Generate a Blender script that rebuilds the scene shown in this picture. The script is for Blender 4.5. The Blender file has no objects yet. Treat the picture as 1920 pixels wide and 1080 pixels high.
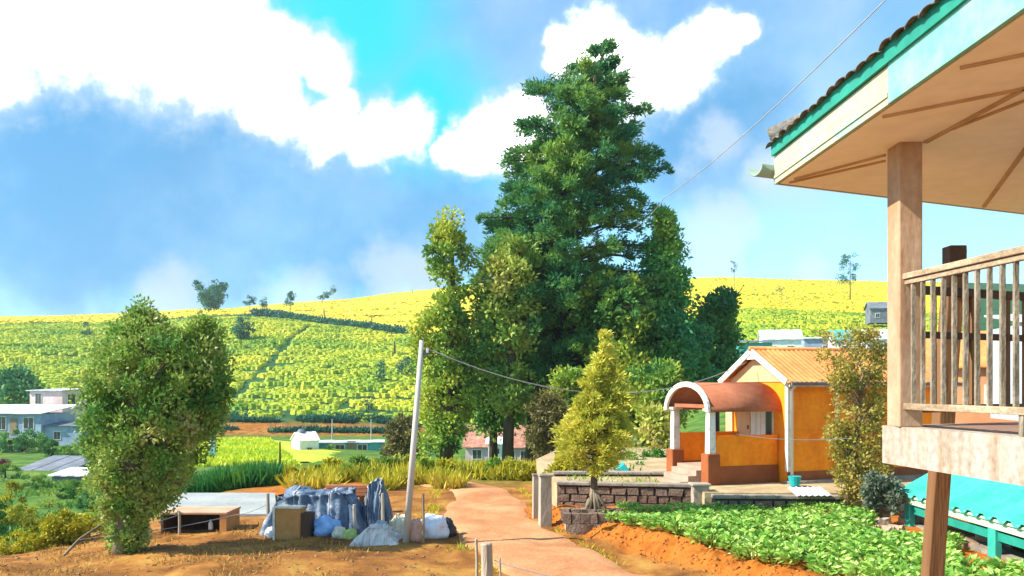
import bpy, math, random
import numpy as np
from mathutils import Vector, Matrix, noise as mn

# ------------------------------------------------------------------ camera, sky, sun, exposure
SC = bpy.context.scene
COL = SC.collection
EZ = 3.5                       # eye height above the track
F = 1500.0                     # focal length in photograph pixels
HX, HY = 960.0, 725.0          # where the horizon's middle lies in the photograph
R = math.radians

cd = bpy.data.cameras.new('Camera')
cam = bpy.data.objects.new('Camera', cd)
COL.objects.link(cam)
cam.location = (0, 0, EZ)
cam.rotation_euler = (R(90), 0, 0)
cd.sensor_width = 36.0
cd.lens = 36.0 * F / 1920.0
cd.shift_y = (HY - 540.0) / 1920.0
cd.clip_start = 0.05
cd.clip_end = 8000
SC.camera = cam

SUN = Vector((-0.73, -0.14, 0.67)).normalized()
SUN_EL = math.asin(SUN.z)
SUN_AZ = math.atan2(SUN.x, SUN.y)
EXPOSURE = 1.18

sd = bpy.data.lights.new('Sun', 'SUN')
sd.energy = 4.5
sd.angle = R(0.5)
sd.color = (1.0, 0.93, 0.80)
so = bpy.data.objects.new('Sun', sd)
so.rotation_euler = (-SUN).to_track_quat('-Z', 'Y').to_euler()
so.location = (-40, 10, 60)
COL.objects.link(so)

SC.view_settings.view_transform = 'Standard'
SC.view_settings.look = 'None'
SC.view_settings.exposure = EXPOSURE
SC.view_settings.gamma = 1.0
SC.view_settings.use_curve_mapping = False
SC.render.engine = 'CYCLES'
SC.cycles.use_denoising = True
SC.cycles.max_bounces = 6
SC.cycles.diffuse_bounces = 3
SC.cycles.transparent_max_bounces = 8


def pdir(px, py):
    return Vector(((px - HX) / F, 1.0, (HY - py) / F)).normalized()


def build_world():
    w = bpy.data.worlds.new('World')
    SC.world = w
    w.use_nodes = True
    nt = w.node_tree
    nt.nodes.clear()
    N = nt.nodes.new
    L = nt.links.new

    def m(op, a, b=None, c=None, clamp=False):
        n = N('ShaderNodeMath'); n.operation = op; n.use_clamp = clamp
        for i, v in enumerate((a, b, c)):
            if v is None: continue
            if isinstance(v, (int, float)): n.inputs[i].default_value = v
            else: L(v, n.inputs[i])
        return n.outputs[0]

    def mix(f, a, b, blend='MIX'):
        n = N('ShaderNodeMix'); n.data_type = 'RGBA'; n.blend_type = blend
        for i, v in ((0, f), (6, a), (7, b)):
            if isinstance(v, (int, float)): n.inputs[i].default_value = v
            elif isinstance(v, tuple): n.inputs[i].default_value = (*v, 1)
            else: L(v, n.inputs[i])
        return n.outputs[2]

    out = N('ShaderNodeOutputWorld')
    bg = N('ShaderNodeBackground')
    bg.inputs['Strength'].default_value = 0.1
    sky = N('ShaderNodeTexSky')
    sky.sky_type = 'NISHITA'
    sky.sun_disc = False
    sky.sun_elevation = SUN_EL
    sky.sun_rotation = SUN_AZ
    sky.altitude = 1500
    sky.air_density = 1.0
    sky.dust_density = 0.6
    sky.ozone_density = 1.5
    tc = N('ShaderNodeTexCoord')
    d = tc.outputs['Generated']

    def noise(scale, detail, rough, vec=d):
        n = N('ShaderNodeTexNoise'); n.inputs['Scale'].default_value = scale
        n.inputs['Detail'].default_value = detail; n.inputs['Roughness'].default_value = rough
        L(vec, n.inputs['Vector'])
        return n

    # domain warp so that the cloud edges billow
    n1 = noise(5.0, 5, 0.62)
    sub = N('ShaderNodeVectorMath'); sub.operation = 'SUBTRACT'
    L(n1.outputs['Color'], sub.inputs[0]); sub.inputs[1].default_value = (0.5, 0.5, 0.5)
    sc = N('ShaderNodeVectorMath'); sc.operation = 'SCALE'; L(sub.outputs[0], sc.inputs[0]); sc.inputs['Scale'].default_value = 0.10
    ad = N('ShaderNodeVectorMath'); ad.operation = 'ADD'; L(d, ad.inputs[0]); L(sc.outputs[0], ad.inputs[1])
    dw = ad.outputs[0]

    def blobs(lst):
        acc = None
        for (px, py, r) in lst:
            n = N('ShaderNodeVectorMath'); n.operation = 'DISTANCE'
            L(dw, n.inputs[0]); c = pdir(px, py); n.inputs[1].default_value = tuple(c)
            rr = r / F * c.y
            f = m('MULTIPLY_ADD', n.outputs['Value'], -1.0 / rr, 1.0)
            acc = f if acc is None else m('MAXIMUM', acc, f)
        return acc

    def sstep(v, lo, hi):
        n = N('ShaderNodeMapRange'); n.interpolation_type = 'SMOOTHSTEP'
        L(v, n.inputs[0]); n.inputs[1].default_value = lo; n.inputs[2].default_value = hi
        return n.outputs[0]

    white = blobs([(-160, -60, 260), (-40, 60, 170), (110, 40, 180), (250, 40, 190), (360, 130, 130), (430, 70, 120),
                   (520, 90, 75), (590, 110, 70), (500, 200, 85), (610, 245, 75), (700, 240, 80), (770, 235, 70),
                   (640, 190, 45), (870, 290, 52), (930, 250, 75), (985, 225, 70), (1000, 290, 50),
                   (1075, 95, 55), (1160, 95, 85), (1220, 140, 90), (1290, 130, 70), (1350, 85, 62), (1395, 70, 38), (1265, 175, 55)])
    faint = blobs([(1340, 290, 75), (1330, 450, 95), (760, 525, 110), (320, 560, 110), (1520, 540, 70), (1440, 340, 55), (1330, 520, 90), (560, 560, 90)])
    n2 = noise(11.0, 7, 0.6, d)
    nz = m('SUBTRACT', n2.outputs['Fac'], 0.5)
    n4 = noise(38.0, 6, 0.65, d)
    nf = m('SUBTRACT', n4.outputs['Fac'], 0.5)
    edge = m('ADD', m('ADD', white, m('MULTIPLY', nz, 1.25)), m('MULTIPLY', nf, 0.55))
    wmask = sstep(edge, -0.16, 0.52)
    wcore = sstep(m('ADD', edge, m('MULTIPLY', m('SUBTRACT', n1.outputs['Fac'], 0.5), 1.2)), 0.05, 0.75)
    fmask = m('MULTIPLY', sstep(m('ADD', faint, m('MULTIPLY', nz, 1.6)), 0.05, 0.7), 0.55)
    # ordinary scattered cloud over the rest of the sky
    n3 = noise(2.3, 6, 0.6, d)
    gmask = m('MULTIPLY', sstep(n3.outputs['Fac'], 0.40, 0.70), 0.75)
    # broad blue-grey cloud bank below the white one
    bank = blobs([(-200, 380, 400), (120, 370, 340), (400, 390, 300), (640, 400, 260), (800, 420, 190), (1330, 250, 190)])
    bmask = sstep(m('ADD', bank, m('MULTIPLY', nz, 0.5)), 0.0, 0.55)

    K = 0.46                                    # values below are as seen at exposure +1, before the 0.1 strength
    def c(r, g, b): return (r * K * 10, g * K * 10, b * K * 10)
    tint = mix(1.0, sky.outputs['Color'], (0.95, 1.38, 1.40), 'MULTIPLY')
    # brighter air round the sunward cloud gap
    glow = blobs([(640, 20, 300), (800, 190, 190), (880, 250, 120), (540, 120, 160)])
    gl = sstep(glow, 0.0, 0.9)
    col = mix(m('MULTIPLY', gmask, 1.0), tint, c(0.66, 0.86, 1.06))
    col = mix(m('MULTIPLY', bmask, 0.85), col, mix(sstep(n1.outputs['Fac'], 0.35, 0.68), c(0.12, 0.42, 0.78), c(0.29, 0.60, 0.95)))
    col = mix(m('MULTIPLY', gl, 0.9), col, c(0.02, 0.86, 1.05))
    col = mix(fmask, col, c(0.85, 0.95, 1.1))
    col = mix(wmask, col, mix(wcore, c(0.74, 0.90, 1.06), c(4.2, 4.1, 4.0)))
    L(col, bg.inputs['Color'])
    L(bg.outputs[0], out.inputs['Surface'])


build_world()

# ------------------------------------------------------------------ helpers
rng = np.random.default_rng(7)
random.seed(7)


def P(px, py, Y):
    return Vector(((px - HX) / F * Y, Y, EZ + (HY - py) / F * Y))


class MB:
    def __init__(s): s.v = []; s.f = []
    def add(s, vs, fs):
        o = len(s.v); s.v += [tuple(v) for v in vs]; s.f += [tuple(i + o for i in f) for f in fs]; return s
    def box(s, c, d, rz=0.0, taper=1.0):
        x, y, z = d[0] / 2, d[1] / 2, d[2] / 2; ca, sa = math.cos(rz), math.sin(rz); vs = []
        for k, t in ((-1, 1.0), (1, taper)):
            for i, j in ((-1, -1), (1, -1), (1, 1), (-1, 1)):
                a, b = i * x * t, j * y * t
                vs.append((c[0] + a * ca - b * sa, c[1] + a * sa + b * ca, c[2] + k * z))
        return s.add(vs, [(0, 3, 2, 1), (4, 5, 6, 7), (0, 1, 5, 4), (1, 2, 6, 5), (2, 3, 7, 6), (3, 0, 4, 7)])
    def bar(s, a, b, w, h):
        """rectangular bar from a to b, w across, h in the up direction"""
        a, b = Vector(a), Vector(b); t = (b - a).normalized()
        up = Vector((0, 0, 1)) if abs(t.z) < 0.95 else Vector((0, 1, 0))
        n = t.cross(up).normalized(); u = n.cross(t).normalized(); vs = []
        for p in (a, b):
            for i, j in ((-1, -1), (1, -1), (1, 1), (-1, 1)): vs.append(p + n * (i * w / 2) + u * (j * h / 2))
        return s.add(vs, [(0, 1, 2, 3), (7, 6, 5, 4), (0, 4, 5, 1), (1, 5, 6, 2), (2, 6, 7, 3), (3, 7, 4, 0)])
    def tube(s, pts, rad, n=6, caps=True):
        pts = [Vector(p) for p in pts]; vs = []; fs = []
        if isinstance(rad, (int, float)): rad = [rad] * len(pts)
        for i, p in enumerate(pts):
            t = (pts[min(i + 1, len(pts) - 1)] - pts[max(i - 1, 0)]).normalized()
            up = Vector((0, 0, 1)) if abs(t.z) < 0.9 else Vector((1, 0, 0))
            a = t.cross(up).normalized(); b = t.cross(a)
            for k in range(n):
                th = 2 * math.pi * k / n
                vs.append(p + (a * math.cos(th) + b * math.sin(th)) * rad[i])
        for i in range(len(pts) - 1):
            for k in range(n):
                k2 = (k + 1) % n
                fs.append((i * n + k, i * n + k2, (i + 1) * n + k2, (i + 1) * n + k))
        if caps:
            fs.append(tuple(range(n - 1, -1, -1))); o = (len(pts) - 1) * n; fs.append(tuple(range(o, o + n)))
        return s.add(vs, fs)
    def slab(s, poly, z0, z1):
        n = len(poly); vs = [(x, y, z0) for x, y in poly] + [(x, y, z1) for x, y in poly]
        fs = [tuple(range(n - 1, -1, -1)), tuple(range(n, 2 * n))] + [(i, (i + 1) % n, n + (i + 1) % n, n + i) for i in range(n)]
        return s.add(vs, fs)
    def mesh(s, name, smooth=False):
        me = bpy.data.meshes.new(name); me.from_pydata(s.v, [], s.f); me.update()
        if smooth: me.polygons.foreach_set('use_smooth', [True] * len(me.polygons))
        return me
    def build(s, name, mat, parent=None, world=True, smooth=False, bevel=0.0):
        """world=True: the vertices are in world axes and are moved to the parent's origin"""
        if parent is not None and world:
            l = parent['_o']; s.v = [(x - l[0], y - l[1], z - l[2]) for x, y, z in s.v]
        o = bpy.data.objects.new(name, s.mesh(name, smooth)); COL.objects.link(o)
        if mat: o.data.materials.append(mat)
        if parent is not None:
            o.parent = parent
            o['_o'] = parent['_o'] if world else (0, 0, 0)
        else: o['_o'] = (0, 0, 0)
        if bevel:
            b = o.modifiers.new('bevel', 'BEVEL'); b.width = bevel; b.segments = 2; b.limit_method = 'ANGLE'
        return o


def tag(o, label, cat, group=None, kind=None):
    if label: o['label'] = label
    if cat: o['category'] = cat
    if group: o['group'] = group
    if kind: o['kind'] = kind
    return o


def thing(name, label, cat, loc, rz=0.0, group=None):
    o = bpy.data.objects.new(name, None); COL.objects.link(o)
    o.location = loc; o.rotation_euler = (0, 0, rz); o.empty_display_size = 0.2
    o['_o'] = tuple(loc)
    return tag(o, label, cat, group)


def struct(o): o['kind'] = 'structure'; return o


def single(o, label, cat, group=None, base=None):
    """top-level mesh whose origin goes to its base"""
    if base is not None:
        me = o.data; b = Vector(base); me.transform(Matrix.Translation(-b)); o.location = b
    return tag(o, label, cat, group)


def child(name, me, parent, loc=(0, 0, 0), rot=(0, 0, 0), scale=(1, 1, 1)):
    o = bpy.data.objects.new(name, me); COL.objects.link(o); o.parent = parent
    o.location = loc; o.rotation_euler = rot; o.scale = scale; o['_o'] = (0, 0, 0)
    return o


# ------------------------------------------------------------------ materials
MATS = {}


def mat(name, c1, c2=None, scale=4.0, rough=0.8, bump=0.0, stretch=(1, 1, 1), c3=None, metal=0.0, spec=0.3, fine=None, lo=0.35, hi=0.65, bscale=None):
    if name in MATS: return MATS[name]
    m = bpy.data.materials.new(name); m.use_nodes = True; nt = m.node_tree
    b = nt.nodes['Principled BSDF']; b.inputs['Roughness'].default_value = rough; b.inputs['Metallic'].default_value = metal
    b.inputs['Specular IOR Level'].default_value = spec
    N = nt.nodes.new; L = nt.links.new
    if c2 is None:
        c2 = tuple(min(1, x * 0.8) for x in c1)
    g = N('ShaderNodeNewGeometry'); mp = N('ShaderNodeMapping'); mp.inputs['Scale'].default_value = stretch
    L(g.outputs['Position'], mp.inputs['Vector'])
    n = N('ShaderNodeTexNoise'); n.inputs['Scale'].default_value = scale; n.inputs['Detail'].default_value = 6; n.inputs['Roughness'].default_value = 0.65
    L(mp.outputs[0], n.inputs['Vector'])
    r = N('ShaderNodeValToRGB'); L(n.outputs['Fac'], r.inputs[0])
    e = r.color_ramp.elements; e[0].position = lo; e[0].color = (*c1, 1); e[1].position = hi; e[1].color = (*c2, 1)
    if c3: k = e.new((lo + hi) / 2); k.color = (*c3, 1)
    col = r.outputs[0]
    if fine:
        n2 = N('ShaderNodeTexNoise'); n2.inputs['Scale'].default_value = fine[0]; n2.inputs['Detail'].default_value = 4
        L(g.outputs['Position'], n2.inputs['Vector'])
        mx = N('ShaderNodeMix'); mx.data_type = 'RGBA'; mx.blend_type = 'MULTIPLY'; mx.inputs[0].default_value = 1
        mr = N('ShaderNodeMapRange'); L(n2.outputs['Fac'], mr.inputs[0]); mr.inputs[1].default_value = 0.3; mr.inputs[2].default_value = 0.7
        mr.inputs[3].default_value = 1 - fine[1]; mr.inputs[4].default_value = 1 + fine[1]
        L(col, mx.inputs[6]); L(mr.outputs[0], mx.inputs[7]); col = mx.outputs[2]
    L(col, b.inputs['Base Color'])
    if bump:
        n3 = N('ShaderNodeTexNoise'); n3.inputs['Scale'].default_value = bscale or scale * 6; n3.inputs['Detail'].default_value = 5
        L(mp.outputs[0], n3.inputs['Vector'])
        bp = N('ShaderNodeBump'); bp.inputs['Strength'].default_value = bump; bp.inputs['Distance'].default_value = 0.05
        L(n3.outputs['Fac'], bp.inputs['Height']); L(bp.outputs[0], b.inputs['Normal'])
    MATS[name] = m
    return m


def foliage(name, cols, trans=0.3, nscale=0.8, rough=0.55, var=0.35):
    """leaf colour: random per leaf, plus slow drift through the crown"""
    if name in MATS: return MATS[name]
    cols = [tuple(min(0.9, x * 1.25) for x in c) for c in cols]
    m = bpy.data.materials.new(name); m.use_nodes = True; nt = m.node_tree; N = nt.nodes.new; L = nt.links.new
    b = nt.nodes['Principled BSDF']; b.inputs['Roughness'].default_value = rough; b.inputs['Specular IOR Level'].default_value = 0.25
    a = N('ShaderNodeAttribute'); a.attribute_name = 'rnd'
    g = N('ShaderNodeNewGeometry'); n = N('ShaderNodeTexNoise'); n.inputs['Scale'].default_value = nscale; n.inputs['Detail'].default_value = 3
    L(g.outputs['Position'], n.inputs['Vector'])
    mr = N('ShaderNodeMapRange'); L(n.outputs['Fac'], mr.inputs[0]); mr.inputs[1].default_value = 0.3; mr.inputs[2].default_value = 0.7
    mm = N('ShaderNodeMath'); mm.operation = 'MULTIPLY_ADD'; L(a.outputs['Fac'], mm.inputs[0]); mm.inputs[1].default_value = var
    ms = N('ShaderNodeMath'); ms.operation = 'MULTIPLY'; L(mr.outputs[0], ms.inputs[0]); ms.inputs[1].default_value = 1 - var
    L(ms.outputs[0], mm.inputs[2])
    r = N('ShaderNodeValToRGB'); L(mm.outputs[0], r.inputs[0]); e = r.color_ramp.elements
    e[0].color = (*cols[0], 1); e[0].position = 0.1; e[1].color = (*cols[-1], 1); e[1].position = 0.9
    for i, c in enumerate(cols[1:-1]): k = e.new(0.1 + 0.8 * (i + 1) / (len(cols) - 1)); k.color = (*c, 1)
    L(r.outputs[0], b.inputs['Base Color'])
    t = N('ShaderNodeBsdfTranslucent'); L(r.outputs[0], t.inputs['Color'])
    mx = N('ShaderNodeMixShader'); mx.inputs[0].default_value = trans
    L(b.outputs[0], mx.inputs[1]); L(t.outputs[0], mx.inputs[2]); L(mx.outputs[0], nt.nodes['Material Output'].inputs['Surface'])
    MATS[name] = m
    return m


# ------------------------------------------------------------------ numpy meshes
def np_mesh(name, verts, faces, rnd=None, smooth=False):
    """faces: (M,k) integer array, all k-gons"""
    verts = np.asarray(verts, np.float32); faces = np.asarray(faces, np.int32)
    M, k = faces.shape
    me = bpy.data.meshes.new(name)
    me.vertices.add(len(verts)); me.vertices.foreach_set('co', verts.ravel())
    me.loops.add(M * k); me.loops.foreach_set('vertex_index', faces.ravel())
    me.polygons.add(M); me.polygons.foreach_set('loop_start', np.arange(0, M * k, k, dtype=np.int32))
    me.polygons.foreach_set('loop_total', np.full(M, k, np.int32))
    me.polygons.foreach_set('use_smooth', np.full(M, smooth))
    me.update(calc_edges=True)
    if rnd is not None:
        a = me.attributes.new('rnd', 'FLOAT', 'FACE'); a.data.foreach_set('value', np.asarray(rnd, np.float32))
    return me


def norm(a): return a / np.maximum(np.linalg.norm(a, axis=1, keepdims=True), 1e-6)


def leaves(pos, axis, length, width, rg, fold=0.25):
    """kite-shaped leaves starting at pos along axis"""
    n = len(pos); axis = norm(axis)
    side = norm(np.cross(axis, rg.normal(size=(n, 3)))); up = np.cross(side, axis)
    l = (length * rg.uniform(0.65, 1.3, n))[:, None]; w = (width * rg.uniform(0.7, 1.3, n))[:, None]
    a = pos; c = pos + axis * l
    m_ = pos + axis * l * 0.45 - up * w * fold
    v = np.stack([a, m_ + side * w / 2 + up * w * fold, c, m_ - side * w / 2 + up * w * fold], 1).reshape(-1, 3)
    f = np.arange(4 * n).reshape(n, 4)
    return v, f


def leaf_obj(name, pos, axis, length, width, material, parent=None, rg=rng, rnd=None, origin=None):
    v, f = leaves(pos, axis, length, width, rg)
    o_ = np.array(origin if origin is not None else (parent['_o'] if parent is not None else (0, 0, 0)))
    me = np_mesh(name, v - o_, f, rnd if rnd is not None else rg.random(len(pos)))
    me.materials.append(material)
    ob = bpy.data.objects.new(name, me); COL.objects.link(ob)
    if parent is not None: ob.parent = parent
    ob['_o'] = tuple(o_)
    return ob


def vnoise(x, y, seed=0):
    """2-D value noise in 0..1 for arrays"""
    def h(i, j):
        n = (i * 374761393 + j * 668265263 + seed * 974711) & 0x7fffffff
        n = ((n ^ (n >> 13)) * 1274126177) & 0x7fffffff
        return ((n ^ (n >> 16)) & 0xffff) / 65535.0
    x = np.asarray(x, float); y = np.asarray(y, float)
    i = np.floor(x).astype(np.int64); j = np.floor(y).astype(np.int64); u = x - i; v = y - j
    u = u * u * (3 - 2 * u); v = v * v * (3 - 2 * v)
    return (h(i, j) * (1 - u) + h(i + 1, j) * u) * (1 - v) + (h(i, j + 1) * (1 - u) + h(i + 1, j + 1) * u) * v


# ------------------------------------------------------------------ terrain
# height relative to the eye, along bearings that the photograph shows: (distance, height)
TAB = {
    -900: [(8, -3.3), (16, -3.6), (22, -5), (35, -6), (60, -6.8), (100, -7), (118, -7), (128, -4), (160, 3), (230, 17), (330, 26), (420, 29), (700, 0), (3000, -60)],
    0: [(8, -3.3), (15, -3.45), (18.5, -3.9), (24, -5.2), (35, -6.2), (60, -6.9), (100, -7), (115, -6.5), (130, -3), (150, 2), (190, 10.4), (260, 21), (360, 30.5), (430, 32), (700, 0), (3000, -60)],
    230: [(8, -3.4), (17, -3.5), (21, -3.7), (26, -5), (40, -6.2), (70, -7), (110, -7.3), (122, -7), (131, -4.2), (150, 0), (190, 9), (250, 20), (370, 34), (430, 35), (700, 0), (3000, -60)],
    420: [(8, -3.4), (15, -3.35), (18, -3.45), (21, -3.55), (28, -3.6), (36, -4.8), (45, -5.6), (60, -6.2), (85, -6.9), (112, -7.3), (122, -7.6), (129, -5.3), (150, -1.2), (180, 6), (225, 18.3), (300, 27.5), (385, 37), (430, 38), (700, 0), (3000, -60)],
    640: [(8, -3.45), (15, -3.35), (18, -3.45), (28, -3.55), (31, -3.4), (40, -5), (60, -6.4), (110, -7.4), (122, -7.8), (131, -5), (160, 2), (200, 11.5), (228, 16.8), (240, 18), (300, 29), (390, 42), (430, 43), (700, 0), (3000, -60)],
    800: [(8, -3.5), (15, -3.45), (18, -3.45), (28, -3.5), (31, -3.4), (45, -5.5), (80, -7.6), (110, -7.6), (125, -7.6), (135, -5), (165, 3), (205, 12), (235, 17), (300, 31.5), (395, 47.5), (440, 49), (700, 0), (3000, -60)],
    1000: [(8, -3.5), (28, -3.45), (34, -3.6), (45, -5.5), (85, -7.8), (120, -7.5), (140, -4), (200, 13), (300, 35), (400, 53), (440, 54), (700, 0), (3000, -60)],
    1150: [(8, -3.5), (40, -3.45), (60, -5), (90, -6), (120, -5), (150, -1), (220, 14), (300, 34), (400, 55), (440, 56), (700, 0), (3000, -60)],
    1400: [(8, -3.5), (40, -3.45), (70, -2.7), (100, 0), (120, 3), (150, 9), (200, 18.5), (300, 37), (390, 52.5), (430, 53), (700, 0), (3000, -60)],
    1600: [(8, -3.5), (40, -3.45), (70, -2), (100, 0.5), (120, 3.5), (150, 8.5), (200, 17), (300, 34), (380, 49.7), (430, 50), (700, 0), (3000, -60)],
    2800: [(8, -3.5), (40, -3.2), (70, -1.5), (100, 1), (150, 8), (200, 16), (300, 33), (380, 47), (430, 48), (700, 0), (3000, -60)],
}
_px = np.array(sorted(TAB)); _ly = np.linspace(math.log(8), math.log(3000), 500)
_Z = np.stack([np.interp(np.exp(_ly), [a for a, b in TAB[k]], [b for a, b in TAB[k]]) for k in _px])
_fx = np.arange(-900, 2801, 25.0)
_ZG = np.stack([np.interp(_fx, _px, _Z[:, j]) for j in range(len(_ly))], 1)
for _ in range(3):      # soften creases
    _ZG[1:-1] = 0.25 * _ZG[:-2] + 0.5 * _ZG[1:-1] + 0.25 * _ZG[2:]
for _ in range(2):
    _ZG[:, 1:-1] = 0.25 * _ZG[:, :-2] + 0.5 * _ZG[:, 1:-1] + 0.25 * _ZG[:, 2:]

BANK = [(0.05, 23.2), (0.55, 20.9), (1.0, 19.8), (1.72, 18.4), (2.4, 17.1), (3.07, 15.9), (3.65, 14.8), (4.9, 12.4), (6.0, 9.5), (6.2, 6.0)]


def bank_x(y):
    ys = [p[1] for p in BANK][::-1]; xs = [p[0] for p in BANK][::-1]
    return np.interp(y, ys, xs)


def zt(x, y):
    x = np.asarray(x, float); y = np.asarray(y, float)
    Y = np.clip(y, 8.0, 2999.0)
    px = np.clip(HX + F * x / Y, -899.9, 2799.9)
    fi = (px + 900) / 25.0; i = np.floor(fi).astype(int); u = fi - i
    fj = (np.log(Y) - _ly[0]) / (_ly[1] - _ly[0]); fj = np.clip(fj, 0, len(_ly) - 1.001); j = np.floor(fj).astype(int); v = fj - j
    z = (_ZG[i, j] * (1 - u) + _ZG[i + 1, j] * u) * (1 - v) + (_ZG[i, j + 1] * (1 - u) + _ZG[i + 1, j + 1] * u) * v
    near = np.clip((60 - Y) / 40, 0, 1)
    z = z + near * 0.10 * (vnoise(x * 0.9, y * 0.9, 3) - 0.5) + near * 0.05 * (vnoise(x * 3, y * 3, 4) - 0.5)
    z = z + np.clip((Y - 100) / 60, 0, 1) * 1.2 * (vnoise(x * 0.05, y * 0.05, 5) - 0.5)
    # planting bed: raised, lumpy earth beside the track
    d = x - bank_x(y)
    t = np.clip(d / 0.75, 0, 1); t = t * t * (3 - 2 * t)
    lim = np.clip((22.5 - y) / 1.2, 0, 1)
    lump = (vnoise(x * 3.5, y * 3.5, 8) - 0.5) * 0.22 + (vnoise(x * 9, y * 9, 9) - 0.5) * 0.10
    z = z + lim * (t * 0.32 + np.clip(1 - abs(d - 0.5) / 0.9, 0, 1) * lump)
    return z + EZ


def ground(x, y): return float(zt(x, y))


def hit(px, py):
    ys = np.exp(np.linspace(math.log(10), math.log(460), 6000))
    xs = (px - HX) / F * ys; zr = EZ + (HY - py) / F * ys
    k = np.argmax(zt(xs, ys) >= zr)
    if k == 0: k = 5600
    return Vector((xs[k], ys[k], zr[k]))


def on(px, Y, dz=0.0):
    x = (px - HX) / F * Y
    return Vector((x, Y, ground(x, Y) + dz))


def ground_mat():
    m = bpy.data.materials.new('ground'); m.use_nodes = True; nt = m.node_tree; N = nt.nodes.new; L = nt.links.new
    b = nt.nodes['Principled BSDF']; b.inputs['Roughness'].default_value = 0.95; b.inputs['Specular IOR Level'].default_value = 0.1
    g = N('ShaderNodeNewGeometry')

    def noise(s, det=6):
        n = N('ShaderNodeTexNoise'); n.inputs['Scale'].default_value = s; n.inputs['Detail'].default_value = det; n.inputs['Roughness'].default_value = 0.65
        L(g.outputs['Position'], n.inputs['Vector']); return n.outputs['Fac']

    def ramp(f, *st):
        r = N('ShaderNodeValToRGB'); L(f, r.inputs[0]); e = r.color_ramp.elements
        e[0].position, e[0].color = st[0][0], (*st[0][1], 1); e[1].position, e[1].color = st[-1][0], (*st[-1][1], 1)
        for p, c in st[1:-1]: k = e.new(p); k.color = (*c, 1)
        return r.outputs[0]

    def mix(f, a, c):
        n = N('ShaderNodeMix'); n.data_type = 'RGBA'; L(f, n.inputs[0]); L(a, n.inputs[6]); L(c, n.inputs[7]); return n.outputs[2]
    dirt = ramp(noise(0.9, 10), (0.3, (0.10, 0.042, 0.014)), (0.45, (0.22, 0.090, 0.022)), (0.56, (0.33, 0.15, 0.035)), (0.66, (0.38, 0.21, 0.05)), (0.78, (0.22, 0.12, 0.03)))
    bed = ramp(noise(3.0), (0.3, (0.24, 0.070, 0.012)), (0.55, (0.42, 0.135, 0.02)), (0.75, (0.34, 0.115, 0.025)))
    grass = ramp(noise(0.5), (0.3, (0.02, 0.09, 0.025)), (0.5, (0.07, 0.15, 0.022)), (0.7, (0.18, 0.22, 0.025)))
    tea = ramp(noise(0.25), (0.3, (0.012, 0.055, 0.028)), (0.6, (0.03, 0.095, 0.03)))
    def at(n):
        a = N('ShaderNodeAttribute'); a.attribute_name = n; return a.outputs['Fac']
    col = mix(at('w_grass'), dirt, grass); col = mix(at('w_tea'), col, tea); col = mix(at('w_bed'), col, bed)
    L(col, b.inputs['Base Color'])
    bp = N('ShaderNodeBump'); bp.inputs['Strength'].default_value = 0.7; bp.inputs['Distance'].default_value = 0.06
    L(noise(7, 8), bp.inputs['Height']); L(bp.outputs[0], b.inputs['Normal'])
    return m


def build_ground():
    rows = list(np.arange(-30, 8, 2.0)) + list(np.arange(8, 32, 0.14)) + list(np.exp(np.linspace(math.log(32), math.log(470), 190))) + [520, 600, 720, 900, 1300, 2000, 2990]
    us = np.concatenate([np.linspace(-3, -0.82, 40), np.linspace(-0.8, 0.8, 330), np.linspace(0.82, 3, 40)])
    rows = np.array(rows); Yy = np.maximum(rows, 8.0)
    X = us[None, :] * Yy[:, None]; Y = np.repeat(rows[:, None], len(us), 1)
    Z = zt(X, Y)
    nr, nc = X.shape
    v = np.stack([X, Y, Z], 2).reshape(-1, 3)
    idx = np.arange(nr * nc).reshape(nr, nc)
    f = np.stack([idx[:-1, :-1], idx[:-1, 1:], idx[1:, 1:], idx[1:, :-1]], 2).reshape(-1, 4)
    me = np_mesh('ground', v, f, smooth=True)
    px = HX + F * X / np.maximum(Y, 8)
    wt = np.clip((Y - 124) / 8, 0, 1)
    wg = np.clip((Y - 27) / 5, 0, 1)
    left = np.clip((150 - px) / 150, 0, 1) * np.clip((Y - 18.2) / 1.5, 0, 1)
    wg = np.maximum(wg, left)
    wb = np.clip((X - bank_x(Y) + 0.15) / 0.3, 0, 1) * np.clip((23 - Y) / 1, 0, 1)
    wb = np.maximum(wb, np.clip((Y - 24) / 1, 0, 1) * np.clip((30.5 - Y) / 1, 0, 1) * np.clip((px - 430) / 50, 0, 1) * np.clip((720 - px) / 50, 0, 1) * 0.8)
    # red earth cut below the tea
    wg = wg * (1 - np.clip((Y - 121) / 2, 0, 1) * np.clip((130 - Y) / 2, 0, 1)); wt = wt * (Y > 128.5)
    wb = np.maximum(wb, np.clip((Y - 123) / 2, 0, 1) * np.clip((129 - Y) / 2, 0, 1) * np.clip((vnoise(X * 0.12, Y * 0.3, 12) - 0.6) * 5, 0, 1) * 0.5)
    for nme, a in (('w_grass', wg), ('w_tea', wt), ('w_bed', wb)):
        at = me.attributes.new(nme, 'FLOAT', 'POINT'); at.data.foreach_set('value', a.astype(np.float32).ravel())
    me.materials.append(ground_mat())
    o = bpy.data.objects.new('ground', me); COL.objects.link(o); struct(o)


build_ground()


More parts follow.
